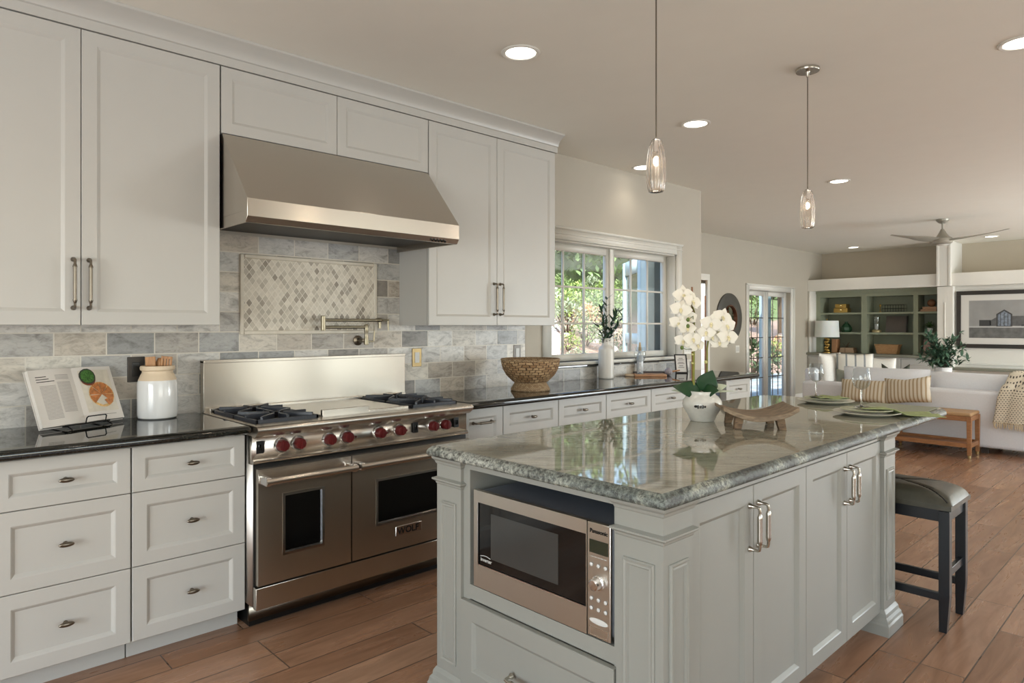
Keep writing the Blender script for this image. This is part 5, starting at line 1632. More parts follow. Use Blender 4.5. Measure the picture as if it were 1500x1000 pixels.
b.build('leaves', mat('fresh_leaf', S(74, 112, 52), 0.5, var=0.3, scale=20), t, local=True)
t = thing('small_print', 'little pale pink print leaning in the bottom right bookcase bay', 'picture frame', (0.29, YB, SH[3]))
MB().box(-0.10, 0.10, -0.006, 0.006, 0, 0.26).xform(TP).build('frame', mat('dusty_pink_print', S(206, 170, 160), 0.6), t, local=True, bevel=0.002)

# table lamp
t = thing('table_lamp', 'table lamp with white drum shade and beaded brass base at the left shelf', 'lamp', (-1.235, 12.425, 0.861))
b = MB()
b.lathe([(0.002, 0), (0.07, 0), (0.07, 0.012), (0.03, 0.02), (0.012, 0.022), (0.002, 0.022)], (0, 0, 0), 28)
rnd = random.Random(3)
for k in range(5):
    z = 0.046 + k * 0.050
    b.ball((0.012 * (-1) ** k, 0, z), (0.036, 0.032, 0.027), 16, 10)
    b.ball((-0.026 * (-1) ** k, -0.01, z + 0.016), (0.017, 0.017, 0.014), 12, 8)
b.build('base', M_gold, t, local=True)
b = MB().tube([(0, 0, 0.26), (0, 0, 0.600)], 0.005, 8)
b.ball((0, 0, 0.604), 0.011, 10, 8)
b.build('stem', M_gold, t, local=True)
MB().lathe([(0.205, 0.285), (0.190, 0.580), (0.187, 0.580), (0.202, 0.285)], (0, 0, 0), 48, closed=True).build('lamp_shade', mat('white_linen_shade', S(226, 224, 220), 0.8, var=0.02, Subsurface_Weight=0.2), t, local=True, smooth=60)
b = MB()
for a in (0, PI / 2): b.tube([(0.19 * math.cos(a), 0.19 * math.sin(a), 0.575), (-0.19 * math.cos(a), -0.19 * math.sin(a), 0.575)], 0.002, 6)
b.build('shade_ring', M_gold, t, local=True)

# framed landscape print: a generic low house with a glazed gable, seen across a field
t = thing('framed_print', 'large dark framed black and white landscape print over the shelf', 'picture', (1.52, 12.50, 1.45))
fx0, fx1, fz0, fz1 = 0.745, 2.30, 1.002, 1.898
b = MB()
b.box(fx0, fx1, 12.475, 12.505, fz0, fz0 + 0.062).box(fx0, fx1, 12.475, 12.505, fz1 - 0.062, fz1).box(fx0, fx0 + 0.064, 12.475, 12.505, fz0 + 0.062, fz1 - 0.062).box(fx1 - 0.064, fx1, 12.475, 12.505, fz0 + 0.062, fz1 - 0.062)
b.build('frame', mat('charcoal_frame', S(46, 42, 38), 0.4, var=0.1), t, bevel=0.003)
MB().box(fx0 + 0.05, fx1 - 0.05, 12.490, 12.502, fz0 + 0.05, fz1 - 0.05).build('mat_board', mat('white_mat_board', S(212, 210, 204), 0.25, var=0.0), t, smooth=0)
px0, px1, pz0, pz1 = 0.915, 2.13, 1.160, 1.745
Mp = [mat('print_sky', S(150, 150, 148), 0.3, var=0.12, scale=3), mat('print_field', S(104, 104, 102), 0.3, var=0.25, scale=12), mat('print_snow', S(178, 178, 176), 0.3), mat('print_dark', S(62, 62, 62), 0.3), mat('print_mid', S(92, 92, 92), 0.3, var=0.2, scale=20), mat('print_glazing', S(120, 130, 142), 0.3, var=0.4, scale=30)]
b = MB()
def q(x0, x1, z0, z1, y, m): b.face([(x0, y, z0), (x1, y, z0), (x1, y, z1), (x0, y, z1)], m)
q(px0, px1, pz0, pz1, 12.4896, 0)
q(px0, px1, pz0, 1.335, 12.4893, 1)
q(px0, px1, 1.322, 1.345, 12.4890, 2)
q(1.05, 1.20, 1.345, 1.44, 12.4887, 3)
b.face([(1.19, 12.4887, 1.345), (1.30, 12.4887, 1.345), (1.30, 12.4887, 1.50), (1.19, 12.4887, 1.43)], 4)
b.face([(1.27, 12.4884, 1.34), (1.47, 12.4884, 1.34), (1.47, 12.4884, 1.53), (1.37, 12.4884, 1.60), (1.27, 12.4884, 1.53)], 3)
b.face([(1.29, 12.4881, 1.35), (1.45, 12.4881, 1.35), (1.45, 12.4881, 1.52), (1.37, 12.4881, 1.575), (1.29, 12.4881, 1.52)], 5)
for x in (1.325, 1.37, 1.415): q(x - 0.004, x + 0.004, 1.35, 1.55, 12.4878, 3)
q(1.47, 1.72, 1.35, 1.50, 12.4887, 4)
q(1.58, 1.74, 1.345, 1.37, 12.4884, 3)
b.build('print', Mp, t, smooth=0)

# ------------------------------------------------------------------ sofa and what lies on it
M_sofa = mat('white_slipcover_linen', S(228, 229, 233), 0.9, var=0.02, scale=60, bump=0.1)
t = thing('sofa', 'long white slipcovered sofa seen from behind with a throw over its back', 'sofa', (1.6, 9.1, 0))


def soft(x0, x1, y0, y1, z0, z1, name, bev=0.05, m=None, parent=None):
    return MB().box(x0, x1, y0, y1, z0, z1).build(name, m or M_sofa, parent or t, bevel=bev, seg=4)


SB = 8.47
soft(-0.02, 3.9, SB, SB + 0.24, 0.06, 0.655, 'back_frame', 0.035)
soft(-0.02, 3.9, SB + 0.24, 9.28, 0.06, 0.32, 'base', 0.03)
for x0, x1 in ((0.0, 1.27), (1.29, 2.45), (2.47, 3.6)):
    soft(x0, x1, SB + 0.26, 9.28, 0.325, 0.47, 'seat_cushion', 0.05)
t2 = thing('side_sofa', 'white slipcovered sofa turned sideways at the left, carrying the pillows below the lamp', 'sofa', (0.1, 10.0, 0))
soft(-0.36, -0.19, 9.36, 10.7, 0.06, 0.765, 'back_frame', 0.04, parent=t2)
soft(-0.19, 0.62, 9.36, 10.7, 0.06, 0.32, 'base', 0.03, parent=t2)
for y0, y1 in ((9.37, 10.02), (10.03, 10.69)):
    soft(-0.18, 0.62, y0, y1, 0.325, 0.47, 'seat_cushion', 0.05, parent=t2)
M_foot = mat('dark_sofa_foot', S(50, 42, 36), 0.5)
for x in (-0.30, 0.56):
    for y in (9.42, 10.64): MB().box(x - 0.03, x + 0.03, y - 0.03, y + 0.03, 0.0, 0.06).build('foot', M_foot, t2)
for x in (0.06, 1.9, 3.8):
    for y in (SB + 0.06, 9.2): MB().box(x - 0.03, x + 0.03, y - 0.03, y + 0.03, 0.0, 0.06).build('foot', M_foot, t)


def cushion(name, c, w, h, d, rx, rz_, m, label=None, cat='cushion', parent=None, group=None, chop=0.0, ear=0.06):
    """a stuffed square with pinched corners"""
    nu = nv = 18
    def f(side):
        def g(s, q_):
            a, b_ = 2 * s - 1, 2 * q_ - 1
            k = max(0.0, (1 - a ** 4)) ** 0.6 * max(0.0, (1 - b_ ** 4)) ** 0.6
            pin = 1 - ear * (1 - abs(a)) * abs(b_) ** 3 - 0.0
            pin2 = 1 - ear * (1 - abs(b_)) * abs(a) ** 3
            x = a * w / 2 * pin2; z = b_ * h / 2 * pin
            if b_ > 0: z -= chop * h * b_ ** 2 * (1 - abs(a)) ** 1.0
            return (x, side * d / 2 * k, z + h / 2)
        return g
    b = MB().grid(f(1), nu, nv).grid(f(-1), nu, nv)
    bmesh.ops.remove_doubles(b.bm, verts=b.bm.verts, dist=0.0008)
    b.xform(Matrix.Rotation(rx, 4, 'X'))
    o = b.build(name, m, None, smooth=80)
    o.location = c; o.rotation_euler = (0, 0, rz_)
    if parent is not None:
        o.parent = parent
        o.location = Vector(c) - parent.location
    else: tag(o, label, cat, group)
    return o


cushion('back_cushion', (0.83, SB + 0.34, 0.44), 0.96, 0.405, 0.22, -0.12, 0, M_sofa, parent=t, ear=0.03)
cushion('back_cushion', (1.90, SB + 0.34, 0.44), 1.19, 0.388, 0.22, -0.12, 0, M_sofa, parent=t, ear=0.03)
cushion('back_cushion', (3.06, SB + 0.34, 0.44), 1.10, 0.385, 0.22, -0.12, 0, M_sofa, parent=t, ear=0.03)
M_str1 = stripes('tan_striped_linen', S(212, 202, 184), S(170, 148, 116), 0, 26.0, 0.40)
M_str2 = stripes('grey_striped_linen', S(220, 216, 206), S(140, 144, 146), 0, 9.0, 0.2)
M_pwhite = mat('off_white_pillow', S(222, 218, 210), 0.9, bump=0.1, scale=50)
M_pgreen = mat('dark_green_velvet', S(58, 62, 50), 0.8, var=0.1)
M_psage = mat('grey_green_pillow', S(150, 152, 138), 0.9, var=0.06)
cushion('throw_pillow', (-0.085, 9.66, 0.472), 0.50, 0.50, 0.15, -0.10, math.radians(78), M_pwhite, 'plain off-white pillow at the left end of the sideways sofa below the lamp', group=None)
cushion('throw_pillow', (0.19, 9.68, 0.472), 0.47, 0.50, 0.15, -0.12, math.radians(22), M_str2, 'white pillow with wide grey stripes near the table lamp on the sideways sofa')
cushion('throw_pillow', (0.44, 9.94, 0.472), 0.36, 0.44, 0.13, -0.12, math.radians(14), M_pwhite, 'white pillow right of the grey-striped pillow on the sideways sofa')
cushion('throw_pillow', (0.42, 8.98, 0.472), 0.40, 0.33, 0.14, 0.10, math.radians(8), M_psage, 'grey-green pillow peeking over the left back cushion of the sofa', chop=0.1)
cushion('throw_pillow', (0.90, 9.00, 0.472), 0.30, 0.42, 0.13, 0.10, math.radians(14), M_pgreen, 'dark green pillow with two pointed corners above the sofa back', chop=0.24)

# throw over the sofa back
tb = NT('dotted_woven_throw')
xx = tb.sep(tb.obj())
br = tb.new('ShaderNodeTexBrick', offset=0.5)
tb.link(tb.comb(tb.math('ADD', tb.math('MULTIPLY', xx[0], 1.0), 20.0), tb.math('ADD', tb.math('ADD', xx[2], tb.math('MULTIPLY', xx[1], -0.5)), 20.0)), br.inputs['Vector'])
br.inputs['Scale'].default_value = 1; br.inputs['Brick Width'].default_value = 0.026; br.inputs['Row Height'].default_value = 0.020
br.inputs['Mortar Size'].default_value = 0.0068; br.inputs['Mortar Smooth'].default_value = 0.1; br.inputs['Bias'].default_value = 0
for nm_, c_ in (('Color1', S(72, 66, 58)), ('Color2', S(92, 84, 74)), ('Mortar', S(218, 208, 188))): br.inputs[nm_].default_value = c_
nz = tb.noise(tb.obj(), 160, 2)
tb.principled(br.outputs['Color'], 0.95, 0.0, tb.bump(nz, 0.5, 0.003))
M_throw = tb.mat
t = thing('throw_blanket', 'cream throw blanket with dark dashes and fringe draped over the sofa back', 'blanket', (2.4, SB, 0.6))
path = [(SB + 0.62, 0.60), (SB + 0.46, 0.79), (SB + 0.36, 0.845), (SB + 0.26, 0.83), (SB + 0.12, 0.725), (SB - 0.008, 0.677), (SB - 0.030, 0.60), (SB - 0.034, 0.45), (SB - 0.036, 0.34)]


def lerp_path(s):
    k = s * (len(path) - 1); i = min(int(k), len(path) - 2); f = k - i
    return (path[i][0] + (path[i + 1][0] - path[i][0]) * f, path[i][1] + (path[i + 1][1] - path[i][1]) * f)


def throw(s, q_):
    y, z = lerp_path(s)
    x0 = 2.09 - 0.15 * max(0, s - 0.3); x1 = 2.82 + 0.10 * max(0, s - 0.3)
    x = x0 + (x1 - x0) * q_
    fold = 0.020 * math.sin(q_ * 17 + s * 1.5) * (0.15 + max(0, s - 0.25))
    return (x, y - abs(fold) - 0.004 if s > 0.5 else y - 0.0, z + (0.012 * abs(math.sin(q_ * 17 + s)) + 0.01 if s <= 0.62 else 0) - 0.045 * q_ * max(0, s - 0.5))


MB().grid(throw, 40, 60).build('cloth', M_throw, t, smooth=80, solid=0.008)
b = MB(); rnd = random.Random(2)
for k in range(56):
    x, y, z = throw(1.0, (k + 0.5) / 56)
    b.tube([(x, y - 0.002, z + 0.01), (x + rnd.uniform(-0.006, 0.006), y - 0.006, z - 0.025), (x + rnd.uniform(-0.012, 0.012), y - 0.004, z - 0.05 - rnd.uniform(0, 0.012))], [0.005, 0.0055, 0.003], 5)
b.build('fringe', mat('cream_fringe', S(212, 196, 166), 0.9, var=0.1, scale=60), t)

# bench with caster feet behind the sofa
t = thing('wooden_bench', 'light wooden bench with a lower shelf standing behind the sofa', 'bench', (1.18, 8.2, 0))
M_bw = wood('bench_oak', S(178, 128, 86), S(142, 96, 60), (2, 10, 10), 6, 0.45)
BXL, BXR, BYA, BYC = 0.48, 1.885, 8.005, 8.39
M_seatf = mat('tan_leather_seat', S(176, 140, 100), 0.55, var=0.06, scale=30)
MB().box(BXL + 0.005, BXR - 0.005, BYA + 0.004, BYC - 0.004, 0.425, 0.462).build('seat', M_seatf, t, bevel=0.014, seg=3)
b = MB()
b.box(BXL + 0.02, BXR - 0.02, BYA + 0.008, BYA + 0.03, 0.378, 0.425).box(BXL + 0.02, BXR - 0.02, BYC - 0.03, BYC - 0.008, 0.378, 0.425)
b.box(BXL + 0.008, BXL + 0.03, BYA + 0.03, BYC - 0.03, 0.378, 0.425).box(BXR - 0.03, BXR - 0.008, BYA + 0.03, BYC - 0.03, 0.378, 0.425)
b.build('apron', M_bw, t, bevel=0.002)
for x in (BXL + 0.022, 1.135, BXR - 0.022):
    for y in (BYA + 0.022, BYC - 0.022):
        lg = MB().rings([[(x + a * 0.017, y + c * 0.017, 0.032) for a, c in ((-1, -1), (1, -1), (1, 1), (-1, 1))], [(x + a * 0.022, y + c * 0.022, 0.425) for a, c in ((-1, -1), (1, -1), (1, 1), (-1, 1))]]).build('leg', M_bw, t, bevel=0.003)
        MB().lathe([(0.002, 0.0), (0.014, 0.0), (0.016, 0.008), (0.016, 0.030), (0.012, 0.034), (0.002, 0.034)], (x, y, 0), 16).build('brass_ferrule', mat('pale_brass_ferrule', S(206, 186, 136), 0.3, 0.8), lg)
b = MB()
b.box(BXL + 0.02, BXR - 0.02, BYA + 0.008, BYA + 0.03, 0.108, 0.152).box(BXL + 0.02, BXR - 0.02, BYC - 0.03, BYC - 0.008, 0.108, 0.152)
b.box(BXL + 0.008, BXL + 0.03, BYA + 0.03, BYC - 0.03, 0.108, 0.152).box(BXR - 0.03, BXR - 0.008, BYA + 0.03, BYC - 0.03, 0.108, 0.152)
b.box(BXL + 0.02, BXR - 0.02, BYA + 0.02, BYC - 0.02, 0.112, 0.128)
b.build('lower_shelf', M_bw, t, bevel=0.002)
cushion('throw_pillow', (0.78, 8.25, 0.463), 0.52, 0.27, 0.15, -0.30, math.radians(2), M_str1, 'left tan-striped pillow lying on the wooden bench behind the sofa')
pil = cushion('throw_pillow', (1.24, 8.25, 0.495), 0.48, 0.30, 0.15, -0.30, math.radians(-3), M_str1, 'right tan-striped pillow with a raised corner on the wooden bench', chop=0.10)
pil.rotation_euler = (0, -0.12, math.radians(-3))

# coffee table with the potted olive
t = thing('coffee_table', 'low wooden coffee table under the white plant pot behind the sofa', 'table', (0.95, 11.15, 0))
MB().box(0.42, 1.48, 10.78, 11.52, 0.35, 0.40).build('table_top', M_bw, t, bevel=0.004)
for x in (0.48, 1.42):
    for y in (10.84, 11.46): MB().box(x - 0.03, x + 0.03, y - 0.03, y + 0.03, 0.0, 0.35).build('leg', M_bw, t, bevel=0.003)
PX, PY = 0.92, 11.0
t = thing('potted_foliage', 'bushy dark green plant in a white pot beyond the sofa back', 'plant', (PX, PY, 0.40))
MB().lathe([(0.002, 0), (0.085, 0), (0.098, 0.01), (0.112, 0.36), (0.104, 0.36), (0.095, 0.33), (0.002, 0.32)], (0, 0, 0), 36).build('pot', M_ceram, t, local=True)
b = MB(); tw = MB(); rnd = random.Random(11)
for k in range(44):
    a = rnd.uniform(0, 2 * PI); sp = rnd.uniform(0.1, 0.36); hh = rnd.uniform(0.2, 0.52) if sp < 0.3 else rnd.uniform(0.06, 0.28)
    pts = [Vector((sp * s ** 1.4 * math.cos(a), sp * s ** 1.4 * math.sin(a), 0.33 + hh * s)) for s in [i / 7 for i in range(8)]]
    tw.tube(pts, [0.004 - 0.0004 * i for i in range(8)], 5)
    for i in range(2, 8):
        for q_ in range(4):
            d = (pts[i] - pts[i - 1]).normalized() * 0.6 + Vector((rnd.uniform(-1, 1), rnd.uniform(-1, 1), rnd.uniform(-0.5, 0.8))).normalized()
            b.leaf(pts[i], d, rnd.uniform(0.07, 0.12), rnd.uniform(0.028, 0.042), curl=rnd.uniform(0, 0.4))
tw.build('branches', M_bark, t, local=True)
b.build('leaves', mat('blue_green_leaf', S(74, 104, 82), 0.45, var=0.35, scale=20), t, local=True, smooth=60)

# ------------------------------------------------------------------ outdoors
def sstep(a, b_, x):
    k = max(0.0, min(1.0, (x - a) / (b_ - a)))
    return k * k * (3 - 2 * k)


def shift(y): return -3.6 * sstep(8.5, 17, y)


HP = [(-1.9, -0.06), (-2.3, 0.20), (-3.6, 0.98), (-5.6, 1.40), (-12.6, 3.0), (-13.4, 3.15), (-19.0, 3.7), (-40, 4.6), (-80, 5.2)]


def ground_h(x, y):
    q = x - shift(y)
    if q >= HP[0][0]: return HP[0][1]
    for (xa, ha), (xb, hb) in zip(HP, HP[1:]):
        if q >= xb: return ha + (hb - ha) * (q - xa) / (xb - xa) + 0.03 * mnoise.noise((x * 1.3, y * 1.3, 0))
    return HP[-1][1]


tm = NT('garden_slope')
P_ = tm.pos(); X_ = tm.sep(P_)
n1 = tm.noise(P_, 26, 5, 0.7); n2 = tm.noise(P_, 1.2, 4)
mulch = tm.ramp(n1, [(0.3, S(96, 74, 62)), (0.5, S(160, 132, 116)), (0.72, S(206, 186, 170))])
green = tm.ramp(tm.noise(P_, 9, 5, 0.7), [(0.3, S(58, 76, 44)), (0.55, S(116, 134, 84)), (0.75, S(166, 172, 120))])
road = tm.ramp(n1, [(0.3, S(176, 170, 164)), (0.7, S(212, 206, 200))])
hz = tm.math('ADD', X_[2], tm.math('MULTIPLY', tm.math('SUBTRACT', n2, 0.5), 0.5))
c_ = tm.mix(tm.ramp(tm.math('MULTIPLY', hz, 0.2), [(0.30, 0.0), (0.34, 1.0)]), mulch, green)
c_ = tm.mix(tm.ramp(tm.math('MULTIPLY', X_[2], 0.2), [(0.635, 0.0), (0.645, 1.0)], 'CONSTANT'), c_, road)
tm.principled(c_, 0.9, 0.0, tm.bump(n1, 0.6, 0.03))
xs = [-1.75, -1.9, -2.1, -2.3, -2.7, -3.1, -3.6, -4.1, -4.6, -5.2, -5.8, -6.5, -7.2, -8, -9, -10, -11, -12, -12.8, -13.6, -15, -17, -20, -25, -32, -42, -60]
ys = [-8 + 0.8 * k for k in range(52)] + [36, 40, 46, 54, 64, 80]
b = MB()
vv = [[b.bm.verts.new((x if x > -1.8 else x + 0 * shift(y), y, ground_h(x, y))) for y in ys] for x in xs]
for i in range(len(xs) - 1):
    for j in range(len(ys) - 1): b.bm.faces.new((vv[i][j], vv[i + 1][j], vv[i + 1][j + 1], vv[i][j + 1]))
b.build('garden_ground', tm.mat, None, smooth=80, kind='structure')
tp = NT('patio_stone')
Pp = tp.pos(); Xp = tp.sep(Pp)
bp = tp.new('ShaderNodeTexBrick', offset=0.5); tp.link(tp.comb(tp.math('ADD', Xp[0], 30.0), tp.math('ADD', Xp[1], 30.0)), bp.inputs['Vector'])
bp.inputs['Scale'].default_value = 1; bp.inputs['Brick Width'].default_value = 0.6; bp.inputs['Row Height'].default_value = 0.4; bp.inputs['Mortar Size'].default_value = 0.012
bp.inputs['Color1'].default_value = S(196, 200, 200); bp.inputs['Color2'].default_value = S(150, 160, 160); bp.inputs['Mortar'].default_value = S(110, 112, 108)
tp.principled(tp.mix(0.4, bp.outputs['Color'], tp.ramp(tp.noise(Pp, 4, 4), [(0.3, (0.6, 0.6, 0.6, 1)), (0.7, (1.15, 1.15, 1.15, 1))]), 'MULTIPLY'), 0.6)
MB().prism([(-1.72, 7.0), (-1.72, 26.0), (-5.2, 26.0), (-5.0, 17.5), (-2.0, 9.0), (-1.72, 7.75)][::-1], 'z', -0.06, -0.005).build('patio_floor', tp.mat, None, smooth=0, kind='structure')

# siding wing outside the window with an open glazed garden door
M_siding = mat('blue_grey_siding', S(132, 156, 166), 0.6, var=0.04, scale=4)
M_bluetrim = mat('light_blue_trim', S(176, 200, 207), 0.5, var=0.03)
A = Vector((-0.379, 5.58, 0)); dS = Vector((0.2486, 0.9688, 0)).normalized(); nS = Vector((dS.y, -dS.x, 0))
b = MB()
for k in range(17):
    z0 = 0.0 + k * 0.165
    p0, p1 = A + dS * 0.10, A + dS * 0.58
    R = []
    for p in (p0, p1):
        R.append([tuple(p - nS * 0.05 + Vector((0, 0, z0))), tuple(p + nS * 0.016 + Vector((0, 0, z0))), tuple(p + nS * 0.004 + Vector((0, 0, z0 + 0.165))), tuple(p - nS * 0.05 + Vector((0, 0, z0 + 0.165)))])
    b.rings(R)
b.build('wall_siding', M_siding, None, smooth=0, kind='structure')
tag(MB().obox(A + dS * 0.045 + Vector((0, 0, 1.40)), (dS, nS, (0, 0, 1)), (0.052, 0.05, 1.40)).build('corner_board', M_bluetrim, None, bevel=0.004), 'light blue corner board of the siding outside the window', 'post')
dL = Vector((-0.7587, 0.653, 0)).normalized(); nL = Vector((dL.y, -dL.x, 0)); L0 = A - dS * 0.012 + dL * 0.03 + Vector((0, 0, 0.0))
t = thing('garden_door', 'open light blue garden door with a tall glass pane outside the window', 'door', (L0.x, L0.y, 0))
def lb(b, a0, a1, z0, z1, th=0.02): b.obox(L0 + dL * (a0 + a1) / 2 + Vector((0, 0, (z0 + z1) / 2)), (dL, nL, (0, 0, 1)), ((a1 - a0) / 2, th, (z1 - z0) / 2))
b = MB()
lb(b, 0, 0.12, 0.02, 2.05); lb(b, 0.70, 0.82, 0.02, 2.05); lb(b, 0.12, 0.70, 1.90, 2.05); lb(b, 0.12, 0.70, 0.02, 0.22); lb(b, 0.12, 0.70, 1.16, 1.27)
b.build('frame', M_bluetrim, t)
b = MB(); lb(b, 0.12, 0.70, 1.27, 1.90, 0.004); lb(b, 0.12, 0.70, 0.22, 1.16, 0.004)
b.build('glass', mat('dark_reflective_glass', S(70, 84, 84), 0.2), t, smooth=0)
tag(MB().box(-2.30, -2.14, 11.98, 12.14, -0.006, 3.2).build('porch_post', M_bluetrim, None, bevel=0.006), 'light blue porch post outside the french doors', 'post')
tag(MB().box(-3.5, -2.62, 10.75, 10.95, -0.006, 2.6).build('added_pier', mat('white_stucco', S(236, 236, 232), 0.8, bump=0.2, scale=60), None), 'added white pier standing in for the bright outdoors behind the narrow glazed opening', 'wall')  # pier added outside so that the narrow opening shows bright white

# plants: one of each kind, then copies
rnd = random.Random(21)


def leaf_cloud(n, r, size, seed, lo=0.0):
    rr = random.Random(seed); b = MB()
    for k in range(n):
        while True:
            d = Vector((rr.gauss(0, 1), rr.gauss(0, 1), rr.gauss(0, 1))).normalized()
            if d.z > lo - 0.35: break
        q = rr.uniform(0.55, 1.0) ** 0.5
        lump = 1 + 0.22 * mnoise.noise(d * 2.4 + Vector((seed, 0, 0)))
        p = Vector((d.x * r[0], d.y * r[1], d.z * r[2])) * q * lump
        dd = (d + Vector((rr.uniform(-1, 1), rr.uniform(-1, 1), rr.uniform(-1, 1))) * 0.8).normalized()
        b.leaf(p, dd, size * rr.uniform(0.7, 1.4), size * 0.55, n=2)
    return b


kinds = {
    'green': ('shrub', mat('shrub_green', S(128, 150, 88), 0.7, var=0.45, scale=6), 520, 0.085),
    'grey': ('shrub', mat('shrub_silver', S(172, 182, 150), 0.7, var=0.3, scale=6), 480, 0.08),
    'lime': ('shrub', mat('shrub_lime', S(162, 182, 96), 0.7, var=0.35, scale=6), 480, 0.075),
    'flower': ('flowering_shrub', mat('shrub_blossom', S(222, 182, 140), 0.7, var=0.3, scale=5), 420, 0.075),
    'dark': ('shrub', mat('shrub_dark', S(80, 98, 64), 0.7, var=0.4, scale=6), 520, 0.10),
}
protos = {}


def shrub(kind, x, y, r, label, group=None, sink=0.25):
    nm, m, n, size = kinds[kind]
    if kind not in protos:
        root = thing(nm, None, None)
        leaf_cloud(n, (1, 1, 0.85), size * 2.2, len(protos) + 3).build('foliage', m, root, local=True, smooth=60)
        b = MB()
        for k in range(5):
            a = 2 * PI * k / 5
            b.tube([(0, 0, -0.75), (0.25 * math.cos(a), 0.25 * math.sin(a), -0.2), (0.5 * math.cos(a), 0.5 * math.sin(a), 0.3)], [0.05, 0.035, 0.015], 5)
        b.build('stems', M_bark, root, local=True)
        protos[kind] = root; first = True
        o = root
    else:
        src = protos[kind]
        o = src.copy(); COL.objects.link(o)
        for ch in src.children:
            c = ch.copy(); c.parent = o; COL.objects.link(c)
        for key in ('label', 'category', 'group'):
            if key in o: del o[key]
    o.location = (x, y, ground_h(x, y) + r * 0.55)
    o.scale = (r, r, r)
    o.rotation_euler = (0, 0, rnd.uniform(0, 6.28))
    return tag(o, label, 'shrub', group)


shrub('lime', -3.55, 8.02, 0.20, 'small bright lime shrub low in the left window pane')
shrub('green', -3.75, 8.70, 0.30, 'rounded green shrub on the mulch in the middle of the left window pane')
shrub('grey', -3.15, 7.75, 0.20, 'silvery ground plant at the lower left corner of the window')
shrub('grey', -4.9, 9.5, 0.42, 'silver-leaved shrub at the top of the mulch bed behind the vase branches')
shrub('flower', -5.6, 11.0, 0.40, 'pale orange blossoming shrub behind the olive branches')
shrub('green', -4.3, 9.75, 0.22, 'small green shrub on the mulch just left of the vase')
shrub('dark', -3.6, 9.6, 0.26, 'dark shrub behind the lower right window pane')
shrub('flower', -3.9, 9.95, 0.22, 'small blossoming plant behind the right window pane')
for k in range(46):
    row = k // 8
    y = 7.0 + (k % 8) * 1.75 + row * 0.85 + rnd.uniform(-0.15, 0.15)
    x = -6.3 - row * 1.3 + rnd.uniform(-0.12, 0.12) + shift(y) * 0.6
    shrub('green' if rnd.random() < 0.62 else ('lime' if rnd.random() < 0.5 else 'grey'), x, y, rnd.uniform(0.5, 0.66), 'leafy shrub in the dense planting on the slope outside', 'shrubs on the garden slope')
# beds seen through the french doors
shrub('dark', -4.9, 16.9, 0.75, 'dark round bush in the left leaf of the french doors')
shrub('lime', -6.0, 20.6, 0.45, 'bright lime bush low in the right leaf of the french doors')
shrub('flower', -6.3, 21.6, 0.40, 'blossoming bush beside the lime bush in the french doors')
shrub('grey', -7.2, 19.6, 0.7, 'pale flowering shrub behind the dark bush in the french doors')
shrub('green', -9.2, 25.6, 0.8, 'green shrub on the bank in the french doors')

tree_protos = {}


def tree(kind, x, y, h, r, label, group=None):
    if kind not in tree_protos:
        root = thing('tree', None, None)
        m = {'dark': mat('tree_dark', S(66, 80, 58), 0.7, var=0.5, scale=4), 'mid': mat('tree_green', S(104, 134, 78), 0.7, var=0.4, scale=4), 'tall': mat('tree_tall', S(128, 150, 96), 0.7, var=0.35, scale=2), 'red': mat('tree_coral', S(206, 160, 116), 0.7, var=0.35, scale=4)}[kind]
        leaf_cloud(2200 if kind == 'tall' else 1100, (1, 1, 1.0), 0.14 if kind == 'tall' else 0.2, 40 + len(tree_protos), lo=-0.5).build('crown', m, root, local=True, smooth=60)
        b = MB().tube([(0.05, 0, -2.4), (0, 0, -1.2), (0.08, 0.05, -0.3), (0, 0, 0.3)], [0.10, 0.08, 0.06, 0.02], 8)
        for a in (0.4, 2.4, 4.5): b.tube([(0.02, 0, -0.9), (0.4 * math.cos(a), 0.4 * math.sin(a), -0.2), (0.6 * math.cos(a), 0.6 * math.sin(a), 0.3)], [0.05, 0.03, 0.01], 6)
        b.build('trunk', M_bark, root, local=True)
        tree_protos[kind] = root
        o = root
    else:
        src = tree_protos[kind]
        o = src.copy(); COL.objects.link(o)
        for ch in src.children:
            c = ch.copy(); c.parent = o; COL.objects.link(c)
        if 'group' in o: del o['group']
    o.location = (x, y, ground_h(x, y) + h)
    o.scale = (r, r, r)
    o.rotation_euler = (0, 0, rnd.uniform(0, 6.28))
    return tag(o, label, 'tree', group)


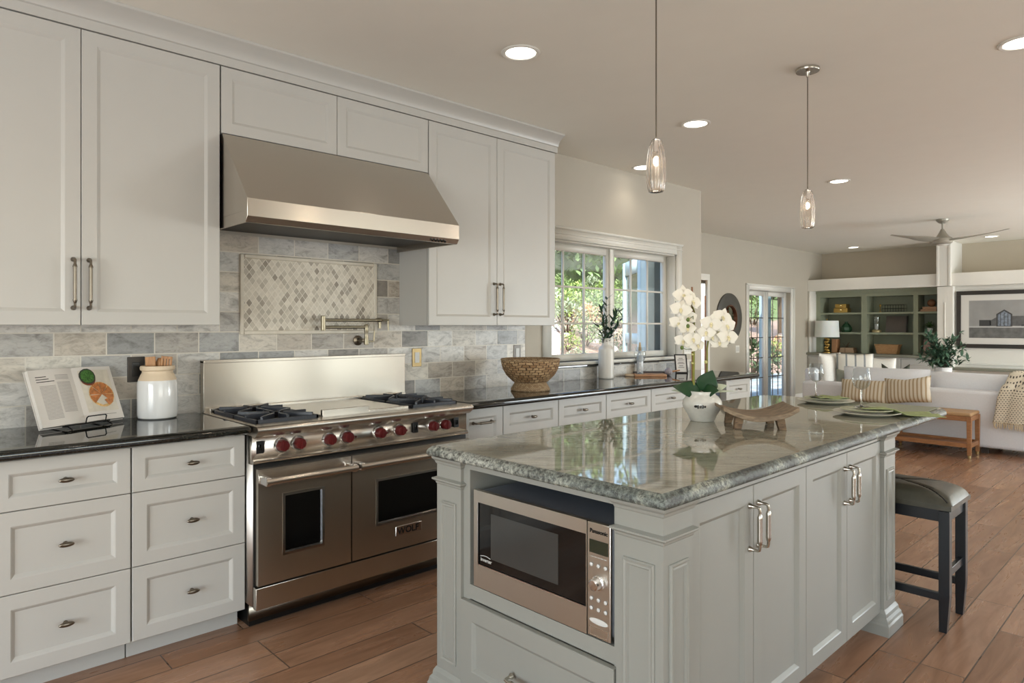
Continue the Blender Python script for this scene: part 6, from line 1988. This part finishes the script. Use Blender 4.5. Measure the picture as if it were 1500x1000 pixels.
tree('red', -4.9, 8.35, 1.05, 0.36, 'small tree with coral leaves at the left edge of the window')
tree('mid', -6.6, 22.3, 3.0, 1.05, 'green tree with a bare trunk in the right leaf of the french doors')
tree('mid', -7.6, 19.2, 3.2, 1.05, 'green tree crown at the top of the left leaf of the french doors')
for k in range(9):
    tree('dark', -22.2 - (k % 2) * 1.0, 15 + k * 4.6, 2.3, 1.75, 'dark tree in the row beyond the road at the top of the slope', 'dark trees beyond the road')
b = MB(); rr_ = random.Random(77)
for k in range(5200):
    p = Vector((rr_.choice((1, 1, 1, 0)) * 0.8 + rr_.uniform(-0.3, 0.3), rr_.uniform(-27, 27), 0))
    p.z = rr_.uniform(0.3, 4.6) + 0.5 * mnoise.noise((p.y * 0.4, 0, 3))
    b.leaf(p, Vector((rr_.uniform(-0.2, 1), rr_.uniform(-1, 1), rr_.uniform(-0.6, 1))), rr_.uniform(0.3, 0.55), 0.24, n=2)
hd = thing('hedge', 'long dark green hedge beyond the road at the top of the garden slope', 'hedge', (-17.6, 33.0, ground_h(-17.6, 33.0) - 0.2))
b.build('foliage', mat('hedge_green', S(112, 134, 84), 0.7, var=0.45, scale=0.8), hd, local=True, smooth=60)
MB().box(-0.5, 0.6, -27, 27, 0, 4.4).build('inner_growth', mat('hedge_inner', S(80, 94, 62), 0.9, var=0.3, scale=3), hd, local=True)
for k in range(6):
    tree('tall', -31.0, 12 + k * 10.5, 7.8, 4.2, 'tall sunlit tree behind the dark trees on the slope', 'tall trees behind the dark tree row')
for k in range(9):
    x, y, r = [(-3.0, 7.75, 0.10), (-3.2, 8.3, 0.13), (-3.3, 8.95, 0.10), (-3.55, 9.15, 0.12), (-3.0, 8.05, 0.07), (-4.0, 9.3, 0.09), (-3.35, 8.6, 0.08), (-4.6, 10.1, 0.14), (-4.4, 8.9, 0.10)][k]
    b = MB()
    b.ball((0, 0, 0), (r, r * 0.8, r * 0.6), 12, 8)
    for v in b.bm.verts: v.co *= 1 + 0.18 * mnoise.noise(v.co * 9 + Vector((k, 0, 0)))
    o = b.build('boulder', mat('pale_stone', S(196, 188, 176), 0.8, var=0.15, scale=12), None, smooth=50)
    o.location = (x, y, ground_h(x, y) + r * 0.2)
    tag(o, 'pale stone lying on the mulch slope outside the window', 'stone', 'pale stones on the mulch')
